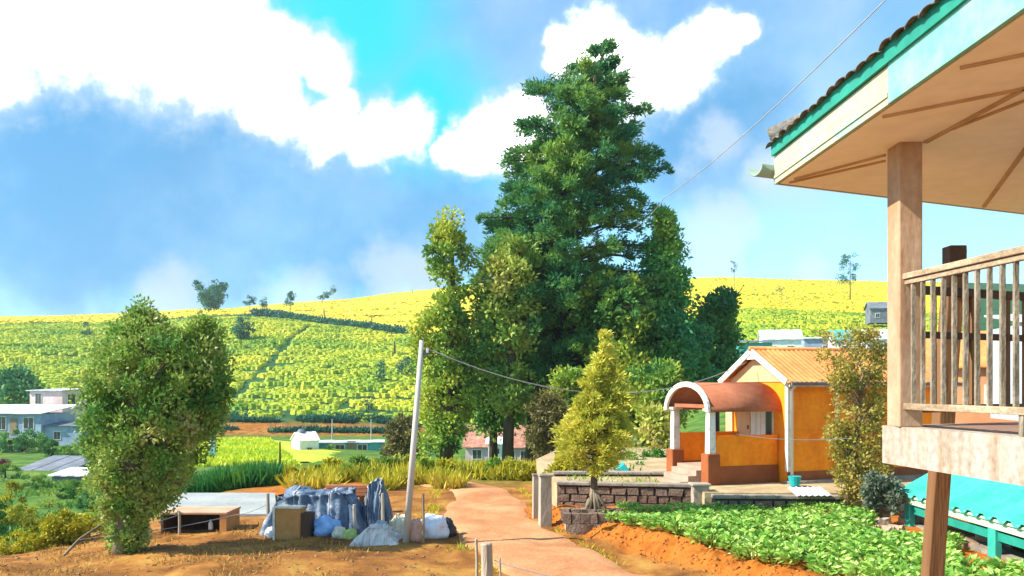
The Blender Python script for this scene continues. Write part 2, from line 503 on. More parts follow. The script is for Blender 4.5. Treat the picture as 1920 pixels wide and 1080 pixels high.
def drape(name, center, widths, material, dz=0.03, across=14, step=0.2, wob=0.12):
    """strip laid on the terrain along a centre line"""
    c = np.array(center, float); d = np.concatenate([[0], np.cumsum(np.linalg.norm(np.diff(c, axis=0), axis=1))])
    s = np.arange(0, d[-1], step); cx = np.interp(s, d, c[:, 0]); cy = np.interp(s, d, c[:, 1]); w = np.interp(s, d, widths)
    for _ in range(12):
        cx[1:-1] = (cx[:-2] + 2 * cx[1:-1] + cx[2:]) / 4; cy[1:-1] = (cy[:-2] + 2 * cy[1:-1] + cy[2:]) / 4
    tx = np.gradient(cx); ty = np.gradient(cy); l = np.hypot(tx, ty); nx, ny = ty / l, -tx / l
    k = np.linspace(-0.5, 0.5, across)
    wl = 1 + wob * (vnoise(s * 1.3, s * 0 + 1, 21) - 0.5) * 2
    X = cx[:, None] + nx[:, None] * k[None, :] * (w * wl)[:, None]; Y = cy[:, None] + ny[:, None] * k[None, :] * (w * wl)[:, None]
    Z = zt(X, Y) + dz
    Z[:, 0] -= dz + 0.03; Z[:, -1] -= dz + 0.03
    idx = np.arange(X.size).reshape(X.shape)
    f = np.stack([idx[:-1, :-1], idx[:-1, 1:], idx[1:, 1:], idx[1:, :-1]], 2).reshape(-1, 4)
    me = np_mesh(name, np.stack([X, Y, Z], 2).reshape(-1, 3), f, smooth=True); me.materials.append(material)
    o = bpy.data.objects.new(name, me); COL.objects.link(o); return struct(o)


M_road = mat('road_earth', (0.36, 0.145, 0.055), (0.52, 0.26, 0.12), 0.7, 0.95, 0.4, c3=(0.45, 0.20, 0.085), fine=(16, 0.14), bscale=10)
drape('dirt_road', [(3.6, 6), (2.6, 10), (1.55, 13.5), (0.75, 16), (-0.15, 18.7), (-0.75, 21.5), (-0.75, 24.5), (-1.2, 27.5), (-4.0, 30.5)],
      [3.2, 3.1, 2.9, 2.7, 2.55, 2.4, 2.2, 2.0, 2.0], M_road, 0.035)
M_conc = mat('yard_concrete', (0.24, 0.26, 0.26), (0.34, 0.36, 0.35), 0.7, 0.9, 0.2, fine=(9, 0.12))
o = MB()
q = [on(300, 21.8), on(520, 21.8), on(515, 26.2), on(330, 26.2)]
zq = max(ground(p.x, p.y) for p in q) + 0.05
o.slab([(p.x, p.y) for p in q], zq - 0.5, zq)
struct(o.build('concrete_yard', M_conc))

# yellow-green field on the valley floor
M_field = mat('field_grass', (0.30, 0.42, 0.02), (0.46, 0.52, 0.025), 0.12, 0.9, 0.3, fine=(2.5, 0.25))
a = hit(470, 878); b_ = hit(470, 824)
drape('field', [(on(300, 112).x, 112), (on(400, 104).x, 103), (on(465, 84).x, 84), (on(505, 72).x, 72), (on(520, 67).x, 67)], [15, 20, 19, 12, 5], M_field, 0.12, step=1.0)

M_wood = mat('weathered_wood', (0.20, 0.13, 0.07), (0.34, 0.25, 0.15), 5, 0.85, 0.3, (1, 1, 0.15))
M_bark = mat('bark', (0.055, 0.036, 0.024), (0.13, 0.085, 0.055), 6, 0.95, 0.6, (1, 1, 0.25))
M_barkl = mat('bark_pale', (0.16, 0.12, 0.08), (0.28, 0.22, 0.15), 6, 0.95, 0.5, (1, 1, 0.25))

# ------------------------------------------------------------------ tea slopes
M_tea = foliage('tea_leaf', [(0.09, 0.23, 0.02), (0.24, 0.33, 0.02), (0.40, 0.43, 0.024), (0.54, 0.49, 0.03)], 0.15, 0.07, 0.6, 0.45)
M_tea2 = foliage('tea_leaf_yellow', [(0.46, 0.40, 0.02), (0.58, 0.47, 0.025), (0.66, 0.51, 0.03)], 0.15, 0.03, 0.6, 0.35)


def diag(x, y):
    """the narrow drain running down through the lower tea"""
    a, b = hit(583, 612), hit(438, 748)
    t = np.clip(((x - a.x) * (b.x - a.x) + (y - a.y) * (b.y - a.y)) / ((b.x - a.x) ** 2 + (b.y - a.y) ** 2), 0, 1)
    return np.hypot(x - a.x - t * (b.x - a.x), y - a.y - t * (b.y - a.y))


def tea(name, label, y0, y1, dy, dx, rad, hgt, thr, material, seed, band, keep=None, tufts=0, tl=0.4, gap=1.8):
    rg = np.random.default_rng(seed)
    ys = np.arange(y0, y1, dy); X = []; Y = []
    for y in ys:
        x = np.arange(-0.72 * y, 0.56 * y, dx); x = x + rg.uniform(-0.25, 0.25, len(x)) * dx
        X.append(x); Y.append(np.full(len(x), y) + rg.uniform(-0.2, 0.2, len(x)) * dy + 1.5 * (vnoise(x * 0.05, x * 0 + y * 0.02, seed) - 0.5) * 2)
    X = np.concatenate(X); Y = np.concatenate(Y)
    px = HX + F * X / Y
    w = Y + 5 * vnoise(X * 0.025, Y * 0.02, seed + 1)
    ok = 0.5 * vnoise(X * 0.16, Y * 0.6, seed + 2) + 0.5 * vnoise(X * 0.42, Y * 1.1, seed + 3) > thr
    ok &= ((w % band) > gap) | (vnoise(X * 0.08, Y * 0.1, seed + 9) > 0.72)
    ok &= (px < 900) | (px > 1270)
    if keep is not None: ok &= keep(X, Y, px)
    X, Y = X[ok], Y[ok]; n = len(X); Z = zt(X, Y)
    k = 8; th = np.arange(k) / k * 2 * np.pi
    tpl = np.array([(0, 0, 1.0)] + [(0.78 * math.cos(t), 0.78 * math.sin(t), 0.93) for t in th] + [(math.cos(t), math.sin(t), -0.2) for t in th]); nv = len(tpl)
    fq = np.array([(1 + i, 1 + k + i, 1 + k + (i + 1) % k, 1 + (i + 1) % k) for i in range(k)])
    s = rad * rg.uniform(0.75, 1.25, n); h = hgt * rg.uniform(0.8, 1.2, n)
    V = tpl[None] * np.stack([s * rg.uniform(0.9, 1.5, n), s, h], 1)[:, None, :] + rg.normal(0, 0.09, (n, nv, 3)) * rad
    V = V + np.stack([X, Y, Z], 1)[:, None, :]
    top = np.array([(0, 1, 2, 3), (0, 3, 4, 5), (0, 5, 6, 7), (0, 7, 8, 1)])
    fa = np.concatenate([top, fq]); nf = len(fa)
    Fc = (fa[None] + (np.arange(n) * nv)[:, None, None]).reshape(-1, 4)
    VV = V.reshape(-1, 3)
    rnd = np.clip(rg.random(n)[:, None] * 0.5 + rg.random((n, nf)) * 0.5, 0, 1).ravel()
    if tufts:
        k2 = np.repeat(np.arange(n), tufts); th2 = rg.uniform(0, 2 * np.pi, len(k2)); r2 = np.sqrt(rg.random(len(k2))) * s[k2] * 0.95
        tp_ = np.stack([X[k2] + r2 * np.cos(th2) * 1.15, Y[k2] + r2 * np.sin(th2), Z[k2] + h[k2] * (1.0 - 0.35 * (r2 / s[k2]) ** 3) - 0.05], 1)
        ta = np.stack([np.cos(th2), np.sin(th2), rg.uniform(-0.1, 0.9, len(k2))], 1) + rg.normal(0, 0.3, (len(k2), 3))
        v2, f2 = leaves(tp_, ta, tl, tl * 0.55, rg)
        Fc = np.concatenate([Fc, f2 + len(VV)]); VV = np.concatenate([VV, v2]); rnd = np.concatenate([rnd, rg.random(len(k2))])
    me = np_mesh(name, VV, Fc, rnd, smooth=False); me.materials.append(material)
    o = bpy.data.objects.new(name, me); COL.objects.link(o); tag(o, label, 'tea field', kind='stuff')
    return n


_a, _b = hit(476, 590), hit(760, 628)
def _below(X, Y, px): return (diag(X, Y) > 1.0) & (Y < np.interp(px, [0, 476, 760, 1300, 1900], [245, _a.y - 3, _b.y - 3, 215, 215]))
def _above(X, Y, px): return Y > np.interp(px, [0, 476, 760, 1300, 1900], [246, _a.y + 3, _b.y + 3, 216, 216])
tea('lower_tea_bushes', 'green and yellow rows of tea bushes on the lower hillside', 131, 250, 1.1, 1.05, 0.72, 0.62, 0.36, M_tea, 11, 8.0, _below, 7, 0.36)
tea('upper_tea_bushes', 'yellow tea bushes spread over the upper hillside to the crest', 210, 425, 1.7, 1.6, 1.5, 0.42, 0.12, M_tea2, 12, 17.0, _above, 3, 0.45, 3.4)

# ------------------------------------------------------------------ trees
def pads(env, Y, n, rg, depth=0.9, inner=0.15, pr=0.0, holes=(), rag=1.12):
    py = np.array([e[0] for e in env], float); xl = np.array([e[1] for e in env], float); xr = np.array([e[2] for e in env], float)
    out = []
    tot = np.interp(np.linspace(py[0], py[-1], 400), py, xr - xl); cum = np.cumsum(tot); yy = np.linspace(py[0], py[-1], 400)
    while len(out) < n:
        p = np.interp(rg.random() * cum[-1], cum, yy)
        a, b = np.interp(p, py, xl), np.interp(p, py, xr); hw = max((b - a) / 2 * Y / F - pr, 0.02); cx = ((a + b) / 2 - HX) / F * Y
        rho = math.sqrt(rg.uniform(inner, rag)); th = rg.uniform(0, 2 * math.pi)
        x = cx + hw * rho * math.cos(th); y = Y + hw * depth * rho * math.sin(th)
        ppx = HX + F * x / Y
        if any(h[0] < ppx < h[1] and h[2] < p < h[3] and rg.random() < h[4] for h in holes): continue
        out.append((x, y, EZ + (HY - p) / F * Y))
    return np.array(out)


def fill(pc, r, flat, per, rg, up=0.2, out=0.6, center=None):
    """leaf positions and axes for pads at pc"""
    n = len(pc); rr = r * rg.uniform(0.35, 1.35, n)
    d = norm(rg.normal(size=(n * per, 3))); rad = rg.random(n * per) ** 0.45
    k = np.repeat(np.arange(n), per)
    off = d * rad[:, None] * rr[k][:, None]; off[:, 2] *= flat
    pos = pc[k] + off
    ax = d * out + rg.normal(size=d.shape) * 0.5; ax[:, 2] += up
    if center is not None:
        c = pos - center; c[:, 2] = 0; ax += norm(c) * 0.8
    rnd = np.clip(rg.random(n)[k] * 0.6 + rg.random(len(k)) * 0.4, 0, 1)
    return pos, ax, rnd


def tree(name, label, cat, env, Y, base, trunk, npads, pr, flat, per, leaf, material, bark=None, seed=1, group=None, up=0.2, out=0.6, limbs=0.35,
         rise=0.5, depth=0.9, holes=(), inner=0.15, outward=False, lr=0.35, crown='crown', boughs=None, rag=1.12):
    """env: outline rows (py, left, right); trunk: list of (px, py, radius) from base up"""
    rg = np.random.default_rng(seed)
    root = thing(name, label, cat, base, group=group)
    pc = pads(env, Y, npads, rg, depth, inner, pr * 0.45, holes, rag) if not boughs else None
    tp = [Vector(base) - Vector((0, 0, 0.15))] + [P(a, b, Y) for a, b, c in trunk[1:]]; tr = [c for a, b, c in trunk]
    mb = MB(); mb.tube(tp, tr, 9)
    zs = [p.z for p in tp]
    if boughs:
        nb, nt, tr_, droop = boughs; pc = []
        ey = [e[0] for e in env]; xl = [e[1] for e in env]; xr = [e[2] for e in env]
        yy = np.linspace(ey[0], ey[-1], 300); cum = np.cumsum(np.interp(yy, ey, np.array(xr) - np.array(xl)) ** 1.3 + 12)
        i = 0
        while i < nb:
            i += 1
            p = np.interp((i - 0.5 + rg.uniform(-0.5, 0.5)) / nb * cum[-1], cum, yy); z1 = EZ + (HY - p) / F * Y
            tx = np.interp(z1, zs, [q.x for q in tp]); th = 2.4 * i + rg.uniform(-0.5, 0.5)
            l_ = tx - (np.interp(p, ey, xl) - HX) / F * Y; r_ = (np.interp(p, ey, xr) - HX) / F * Y - tx; d_ = (l_ + r_) / 2 * depth
            cx_, sy_ = math.cos(th), math.sin(th)
            reach = 1.0 / math.sqrt((cx_ / max(r_ if cx_ > 0 else l_, 0.05)) ** 2 + (sy_ / max(d_, 0.05)) ** 2) * rg.uniform(0.72, 1.06)
            ppx = HX + F * (tx + cx_ * reach * 0.8) / Y
            if any(h[0] < ppx < h[1] and h[2] < p < h[3] and rg.random() < h[4] for h in holes): continue
            e_ = Vector((tx + cx_ * reach, Y + sy_ * reach, z1)); z0 = max(zs[0] + 0.3, min(z1 - droop * reach, zs[-1]))
            s_ = Vector((np.interp(z0, zs, [q.x for q in tp]), Y, z0)); rb = max(np.interp(z0, zs, tr) * lr, 0.012)
            mid = s_.lerp(e_, 0.55) + Vector((0, 0, 0.10 * reach)); mb.tube([s_, mid, e_], [rb, rb * 0.6, rb * 0.15], 5, False)
            nn = max(3, int(nt * rg.uniform(0.7, 1.2)))
            for k_ in range(nn):
                t_ = 0.22 + 0.80 * ((k_ + rg.random()) / nn) ** 0.8
                q = s_.lerp(mid, t_ / 0.55) if t_ < 0.55 else mid.lerp(e_, (t_ - 0.55) / 0.45)
                sw = reach * 0.20 * (1.15 - t_) * rg.normal()
                pc.append((q.x - sy_ * sw, q.y + cx_ * sw, q.z + rg.normal() * 0.04 * reach))
        pc = np.array(pc); pr = tr_; limbs = 0.0
    for c in pc[rg.random(len(pc)) < limbs]:
        c = Vector(c); x0 = np.interp(c.z, zs, [p.x for p in tp]); hd = math.hypot(c.x - x0, c.y - Y)
        z0 = max(zs[0] + 0.3, min(c.z - rise * hd, zs[-1])); s = Vector((np.interp(z0, zs, [p.x for p in tp]), np.interp(z0, zs, [p.y for p in tp]), z0))
        rb = np.interp(z0, zs, tr) * lr
        mid = s.lerp(c, 0.5) + Vector((rg.normal(0, 0.06), rg.normal(0, 0.06), 0.10 * rise)) * hd
        mb.tube([s, mid, c], [rb, rb * 0.6, rb * 0.2], 5, False)
    mb.build('trunk', bark or M_bark, root, smooth=True)
    pos, ax, rnd = fill(pc, pr, flat, per, rg, up, out, np.array((tp[0].x, Y, 0)) if outward else None)
    leaf_obj(crown, pos, ax, leaf[0], leaf[1], material, root, rg, rnd)
    return root


def shift(env, dx=0, dy=0): return [(a + dy, b + dx, c + dx) for a, b, c in env]


M_con = foliage('conifer_leaf', [(0.014, 0.095, 0.066), (0.042, 0.17, 0.06), (0.14, 0.27, 0.05), (0.36, 0.41, 0.05)], 0.36, 0.25, 0.6, 0.4)
M_conr = foliage('ivy_leaf', [(0.02, 0.12, 0.065), (0.04, 0.19, 0.06), (0.10, 0.27, 0.05), (0.22, 0.32, 0.05)], 0.2, 0.2)
M_mix = foliage('light_tree_leaf', [(0.03, 0.13, 0.04), (0.12, 0.24, 0.035), (0.30, 0.36, 0.04), (0.42, 0.42, 0.06)], 0.3, 0.3)
M_olive = foliage('olive_leaf', [(0.07, 0.19, 0.04), (0.19, 0.29, 0.05), (0.34, 0.36, 0.06), (0.42, 0.33, 0.11)], 0.25, 0.35)
M_dark = foliage('dark_shrub_leaf', [(0.025, 0.12, 0.06), (0.06, 0.20, 0.055), (0.16, 0.29, 0.05)], 0.2, 0.3)
M_teal = foliage('hill_tree_leaf', [(0.012, 0.085, 0.060), (0.025, 0.13, 0.075), (0.05, 0.16, 0.075)], 0.25, 0.05)
M_brown = foliage('dry_brown_leaf', [(0.06, 0.06, 0.02), (0.13, 0.115, 0.03), (0.24, 0.19, 0.05)], 0.2, 0.4)

YB = 48.0
bb = on(1018, YB)
tree('cypress_tree', 'very tall dark green conifer with ragged layered boughs towering over the valley', 'tree',
     [(68, 1128, 1150), (100, 1085, 1172), (132, 1045, 1180), (165, 968, 1182), (200, 962, 1170), (226, 958, 1238), (262, 985, 1240), (300, 925, 1250), (345, 935, 1245),
      (400, 908, 1228), (450, 902, 1235), (500, 895, 1275), (560, 885, 1285), (620, 885, 1285), (680, 900, 1260), (740, 930, 1200)], YB, bb,
     [(1018, 900, 1.15), (1018, 760, 0.95), (1022, 650, 0.80), (1035, 540, 0.72), (1050, 430, 0.62), (1072, 320, 0.46), (1095, 220, 0.30), (1120, 140, 0.16), (1138, 75, 0.05)],
     250, 1.25, 0.6, 58, (0.29, 0.085), M_con, M_bark, 21, up=0.3, outward=True, lr=0.24, boughs=(240, 16, 0.43, 0.18),
     holes=((1090, 1235, 400, 530, 0.5), (1120, 1180, 250, 310, 0.4), (1180, 1250, 120, 215, 0.9), (1140, 1180, 150, 215, 0.6), (900, 960, 180, 290, 0.9), (1060, 1120, 460, 560, 0.4)))

tree('slender_tree', 'slender yellow green tree with separate tufts rising above a vine wrapped trunk', 'tree',
     [(395, 838, 862), (425, 815, 870), (450, 798, 888), (485, 784, 890), (520, 800, 882), (560, 815, 890), (600, 778, 892), (660, 775, 895), (730, 790, 895), (800, 786, 880), (850, 790, 872)], 43, on(836, 43),
     [(836, 880, 0.40), (838, 760, 0.32), (842, 640, 0.24), (848, 520, 0.14), (848, 400, 0.04)], 125, 0.62, 0.75, 130, (0.26, 0.15), M_mix, M_bark, 22,
     holes=((850, 895, 500, 590, 0.6), (784, 830, 515, 580, 0.7)), limbs=0.5)
tree('vine_covered_tree', 'dense deep green column of a vine covered tree beside the tall conifer', 'tree',
     [(390, 1232, 1250), (415, 1222, 1266), (450, 1218, 1280), (500, 1212, 1288), (560, 1208, 1292), (640, 1195, 1300), (700, 1190, 1296), (760, 1200, 1290)], 46, on(1245, 46),
     [(1245, 860, 0.5), (1250, 700, 0.4), (1250, 560, 0.3), (1245, 420, 0.1)], 130, 0.8, 0.75, 150, (0.28, 0.15), M_conr, M_bark, 23, up=0.1)
tree('broadleaf_tree', 'rounded dark green broadleaf tree with a bare limb poking from its top', 'tree',
     [(552, 1335, 1372), (580, 1305, 1380), (620, 1294, 1384), (670, 1296, 1384), (720, 1300, 1376), (760, 1310, 1360)], 52, on(1338, 52),
     [(1338, 840, 0.4), (1340, 720, 0.3), (1355, 620, 0.2), (1372, 570, 0.12), (1395, 534, 0.04)], 75, 0.85, 0.8, 160, (0.34, 0.2), M_dark, M_bark, 24)
tree('olive_bushy_tree', 'olive and rust tinged leafy tree standing against the conifer trunk', 'tree',
     [(450, 955, 1012), (490, 915, 1015), (540, 890, 1010), (600, 878, 1000), (660, 885, 1000), (720, 905, 1005), (770, 925, 1010)], 43.5, on(950, 43.5),
     [(950, 900, 0.35), (955, 760, 0.28), (960, 640, 0.2), (975, 500, 0.06)], 100, 0.75, 0.75, 130, (0.28, 0.16), M_olive, M_bark, 25,
     holes=((880, 1010, 600, 790, 0.45),))
tree('understorey_tree', 'mid green tree with yellowish tufts filling in under the conifer boughs', 'tree',
     [(520, 1090, 1200), (570, 1075, 1225), (620, 1085, 1225), (680, 1100, 1215), (730, 1120, 1210)], 45, on(1150, 45),
     [(1150, 860, 0.35), (1152, 720, 0.28), (1150, 560, 0.08)], 85, 0.8, 0.7, 130, (0.30, 0.17), M_mix, M_bark, 26, holes=((1090, 1140, 520, 600, 0.5),))
tree('shade_tree', 'small dark blue green tree in the shade beside the big trunk', 'tree',
     [(630, 1050, 1100), (670, 1040, 1120), (720, 1045, 1120), (760, 1060, 1110)], 50, on(1080, 50),
     [(1080, 850, 0.25), (1080, 740, 0.2), (1078, 650, 0.06)], 45, 0.8, 0.7, 120, (0.32, 0.18), M_dark, M_bark, 27)
tree('low_green_tree', 'leafy green tree low behind the red roofed bungalow', 'tree',
     [(690, 900, 950), (720, 890, 985), (760, 890, 1000), (800, 900, 990)], 95, on(940, 95),
     [(940, 860, 0.4), (942, 780, 0.3), (942, 710, 0.1)], 60, 1.5, 0.7, 110, (0.6, 0.35), M_mix, M_bark, 28)
tree('dry_shrub', 'dead brown brushy shrub hanging below the conifer trunk', 'shrub',
     [(735, 1000, 1040), (770, 985, 1065), (810, 985, 1062), (850, 995, 1050)], 38, on(1022, 38),
     [(1022, 890, 0.15), (1022, 820, 0.12), (1020, 750, 0.04)], 50, 0.5, 0.8, 110, (0.26, 0.06), M_brown, M_bark, 29, up=-0.4)
tree('round_bush', 'round brownish bush like a ball behind the utility pole', 'bush',
     [(780, 742, 775), (800, 724, 792), (830, 716, 794), (858, 722, 790)], 58, on(755, 58),
     [(755, 880, 0.2), (755, 840, 0.15), (755, 795, 0.05)], 55, 0.5, 0.9, 130, (0.22, 0.12), M_brown, M_bark, 30)
tree('undergrowth_bush', 'leafy dark bush at the foot of the vine covered tree', 'bush',
     [(690, 1195, 1260), (720, 1185, 1300), (760, 1190, 1310), (800, 1200, 1290)], 40, on(1245, 40),
     [(1245, 850, 0.15), (1245, 780, 0.1), (1245, 700, 0.04)], 50, 0.6, 0.7, 110, (0.25, 0.15), M_mix, M_bark, 31)

tree('thicket_tree', 'yellow green thicket tree below the olive tree', 'tree',
     [(630, 880, 925), (680, 862, 955), (730, 868, 985), (780, 880, 1000), (806, 890, 990)], 47, on(925, 47),
     [(925, 900, 0.3), (925, 780, 0.22), (920, 650, 0.05)], 80, 0.8, 0.75, 110, (0.28, 0.16), M_mix, M_bark, 131)
tree('thicket_tree', 'green thicket between the big trunk and the golden conifer', 'tree',
     [(680, 1045, 1100), (715, 1035, 1130), (760, 1030, 1135), (810, 1040, 1120)], 41, on(1085, 41),
     [(1085, 880, 0.2), (1085, 790, 0.15), (1080, 700, 0.05)], 60, 0.65, 0.75, 110, (0.25, 0.14), M_mix, M_bark, 132)
tree('thicket_tree', 'deep green thicket joining the vine covered tree to the broadleaf tree', 'tree',
     [(600, 1255, 1300), (650, 1150, 1330), (700, 1140, 1340), (750, 1160, 1330)], 49, on(1260, 49),
     [(1260, 860, 0.3), (1258, 740, 0.22), (1255, 620, 0.05)], 110, 0.85, 0.75, 110, (0.30, 0.17), M_conr, M_bark, 133)
tree('thicket_tree', 'bright leafed thicket under the understorey tree', 'tree',
     [(650, 1100, 1180), (700, 1120, 1215), (760, 1140, 1230), (800, 1160, 1230)], 43, on(1180, 43),
     [(1180, 870, 0.2), (1180, 780, 0.15), (1170, 670, 0.05)], 70, 0.65, 0.75, 100, (0.25, 0.14), M_mix, M_bark, 134)

# the leafy hedge-like tree by the yard
M_hedge = foliage('hedge_tree_leaf', [(0.05, 0.16, 0.035), (0.10, 0.23, 0.04), (0.18, 0.29, 0.045), (0.28, 0.33, 0.07), (0.48, 0.46, 0.22)], 0.3, 1.1, 0.5, 0.45)
HB = on(228, 16.9)
tree('flared_tree', 'dense olive green tree flaring upward like a fan from one short trunk in the dirt', 'tree',
     [(562, 258, 284), (590, 240, 290), (602, 228, 288), (622, 214, 345), (640, 196, 385), (665, 182, 400), (700, 164, 412), (750, 156, 412), (800, 152, 405), (850, 158, 384), (900, 172, 352), (940, 180, 325), (975, 186, 300), (1005, 192, 278), (1028, 198, 262)], 16.9, HB,
     [(228, 1040, 0.20), (235, 980, 0.19), (250, 880, 0.2), (270, 760, 0.13), (268, 600, 0.03)], 440, 0.235, 1.15, 95, (0.10, 0.05), M_hedge, M_barkl, 32, rag=1.16, up=0.3, depth=0.8, rise=1.2, limbs=0.25)
_r = bpy.data.objects['flared_tree']
_rg = np.random.default_rng(33)
_pc = pads([(596, 372, 398), (625, 345, 420), (660, 320, 426), (710, 300, 430), (770, 300, 428), (820, 300, 400)], 17.1, 150, _rg, 0.8, 0.1, 0.15, (), 1.16)
_p, _a2, _rn = fill(_pc, 0.235, 1.15, 90, _rg, 0.3)
leaf_obj('side_crown', _p, _a2, 0.105, 0.055, M_hedge, _r, _rg, _rn)

# golden garden conifer by the gate
M_gold = foliage('golden_needle', [(0.22, 0.26, 0.04), (0.38, 0.39, 0.05), (0.52, 0.49, 0.07), (0.64, 0.57, 0.12)], 0.3, 1.1, 0.6, 0.5)
GY = 19.3
GB = P(1112, 948, GY)
tree('golden_conifer', 'small golden yellow conifer standing on exposed roots by the garden wall', 'tree',
     [(628, 1128, 1142), (660, 1122, 1150), (690, 1108, 1166), (712, 1092, 1176), (735, 1100, 1182), (755, 1078, 1190), (775, 1074, 1176), (800, 1040, 1190), (815, 1050, 1192), (838, 1034, 1170), (862, 1060, 1160), (888, 1088, 1140)], GY, GB,
     [(1112, 948, 0.11), (1114, 900, 0.085), (1120, 820, 0.07), (1128, 720, 0.05), (1134, 628, 0.012)], 210, 0.22, 0.55, 34, (0.14, 0.030), M_gold, M_bark, 34, up=0.3, outward=True, lr=0.3, boughs=(105, 9, 0.125, 0.0),
     holes=((1110, 1150, 800, 880, 0.4), (1036, 1075, 780, 800, 0.6)))
_g = bpy.data.objects['golden_conifer']
for (x, y, r_) in ((1096, 962, 0.05), (1104, 968, 0.045), (1128, 965, 0.05), (1140, 958, 0.035), (1118, 970, 0.05)):
    MB().tube([P(1112, 915, GY), P((1112 + x) / 2, 938, GY - 0.1), P(x, y, GY - 0.15)], [0.075, r_ * 1.1, r_ * 0.6], 7).build('root', M_barkl, _g, smooth=True)

# sparse shrub beside the orange house
M_sp = foliage('garden_shrub_leaf', [(0.10, 0.11, 0.02), (0.22, 0.20, 0.03), (0.36, 0.29, 0.06), (0.26, 0.17, 0.07)], 0.3, 1.0, 0.5, 0.6)
SB = on(1590, 20.0)
SB.z = EZ - 2.8
tree('garden_shrub', 'thin leggy shrub with sparse yellowish leaves beside the orange house', 'shrub',
     [(625, 1530, 1665), (680, 1525, 1665), (720, 1555, 1665), (770, 1565, 1665), (820, 1550, 1665), (860, 1552, 1668), (900, 1562, 1675), (935, 1570, 1680)], 20.0, SB,
     [(1590, 950, 0.05), (1592, 880, 0.045), (1612, 780, 0.03), (1618, 700, 0.02), (1600, 640, 0.008)], 240, 0.24, 0.85, 55, (0.10, 0.05), M_sp, M_barkl, 35, limbs=0.9, rise=1.0, lr=0.5,
     holes=((1500, 1640, 640, 800, 0.35),))
M_grey = foliage('grey_shrub_leaf', [(0.05, 0.08, 0.05), (0.12, 0.15, 0.10), (0.24, 0.25, 0.17)], 0.2, 1.0)
tree('grey_shrub', 'low grey green bush at the edge of the seedling bed', 'bush',
     [(888, 1630, 1668), (905, 1618, 1682), (930, 1616, 1690), (955, 1625, 1680)], 18.0, P(1650, 965, 18.0),
     [(1650, 965, 0.05), (1650, 930, 0.04), (1650, 895, 0.01)], 40, 0.16, 0.9, 70, (0.09, 0.05), M_grey, M_bark, 36)


# trees along the hill: placed where their feet meet the slope
def hill_tree(name, label, px, py, rows, sz, npads, per, seed, material=M_teal, bark=M_bark, lean=0, thin=0.03):
    h = hit(px, py); Y = h.y
    top = rows[0][0]
    s = Y / F
    tree(name, label, 'tree', rows, Y, h, [(px, py, thin * 22 * s), (px + lean * 0.4, (py + top) / 2, thin * 15 * s), (px + lean, top + 3, thin * 5 * s)], npads, sz * s, 0.8, per, (sz * 0.42 * s, sz * 0.26 * s), material, bark, seed,
         group='trees on the tea hill', limbs=0.7)


hill_tree('hill_tree', 'heart shaped blue green tree with two lobes on the tea hill crest', 391, 588, [(525, 366, 378), (530, 364, 424), (545, 364, 424), (560, 370, 420), (578, 382, 405)], 9, 46, 90, 41)
hill_tree('hill_tree', 'small flat topped tree on the crest with a second tuft near it', 467, 590, [(555, 462, 474), (562, 452, 482), (572, 455, 480)], 5, 14, 60, 42)
hill_tree('hill_tree', 'tiny round tree on the crest between the flat topped and pointed ones', 493, 586, [(561, 488, 500), (568, 485, 503), (575, 489, 500)], 5, 10, 60, 43)
hill_tree('hill_tree', 'little pointed tree alone on the yellow crest', 545, 586, [(548, 541, 549), (558, 533, 557), (570, 533, 557)], 6, 14, 60, 44)
hill_tree('hill_tree', 'windswept tree leaning sideways on the yellow crest', 603, 566, [(540, 622, 632), (548, 606, 630), (556, 594, 618), (562, 592, 614)], 5, 16, 60, 45, lean=22)
hill_tree('hill_tree', 'dark green clump of a tree at the upper end of the field drain', 456, 640, [(592, 445, 470), (605, 440, 476), (622, 438, 478), (634, 440, 470)], 8, 26, 80, 46)
hill_tree('hill_tree', 'small bright tree beside a pole in the lower tea', 761, 708, [(672, 752, 772), (684, 744, 778), (698, 744, 776)], 6, 18, 70, 47)
hill_tree('hill_tree', 'little slender tree in the lower tea beyond the field pole', 714, 720, [(670, 710, 718), (685, 704, 723), (708, 704, 724)], 5, 16, 70, 48)
hill_tree('hill_tree', 'thin dark tree in the tea above the earth cut', 690, 790, [(748, 684, 696), (760, 680, 702), (774, 682, 700)], 5, 14, 60, 49)
hill_tree('hill_tree', 'tall lone tree with an open crown on the hill above the cottages', 1594, 566, [(478, 1580, 1606), (492, 1576, 1612), (508, 1578, 1608), (520, 1566, 1606), (530, 1572, 1600)], 6, 30, 50, 50, thin=0.05)
hill_tree('hill_tree', 'spindly bare stemmed sapling on the crest beyond the broadleaf tree', 1377, 545, [(486, 1370, 1380), (494, 1368, 1384), (508, 1370, 1384)], 4, 8, 40, 51, thin=0.025)
hill_tree('hill_tree', 'faint little sapling in the middle of the yellow hillside', 1466, 572, [(540, 1460, 1472), (546, 1456, 1480)], 3.5, 7, 40, 52, thin=0.02)
hill_tree('hill_tree', 'dark bush of a tree on the slope above the pale houses', 168, 632, [(605, 158, 166), (616, 150, 172), (626, 150, 172)], 5, 12, 60, 53)

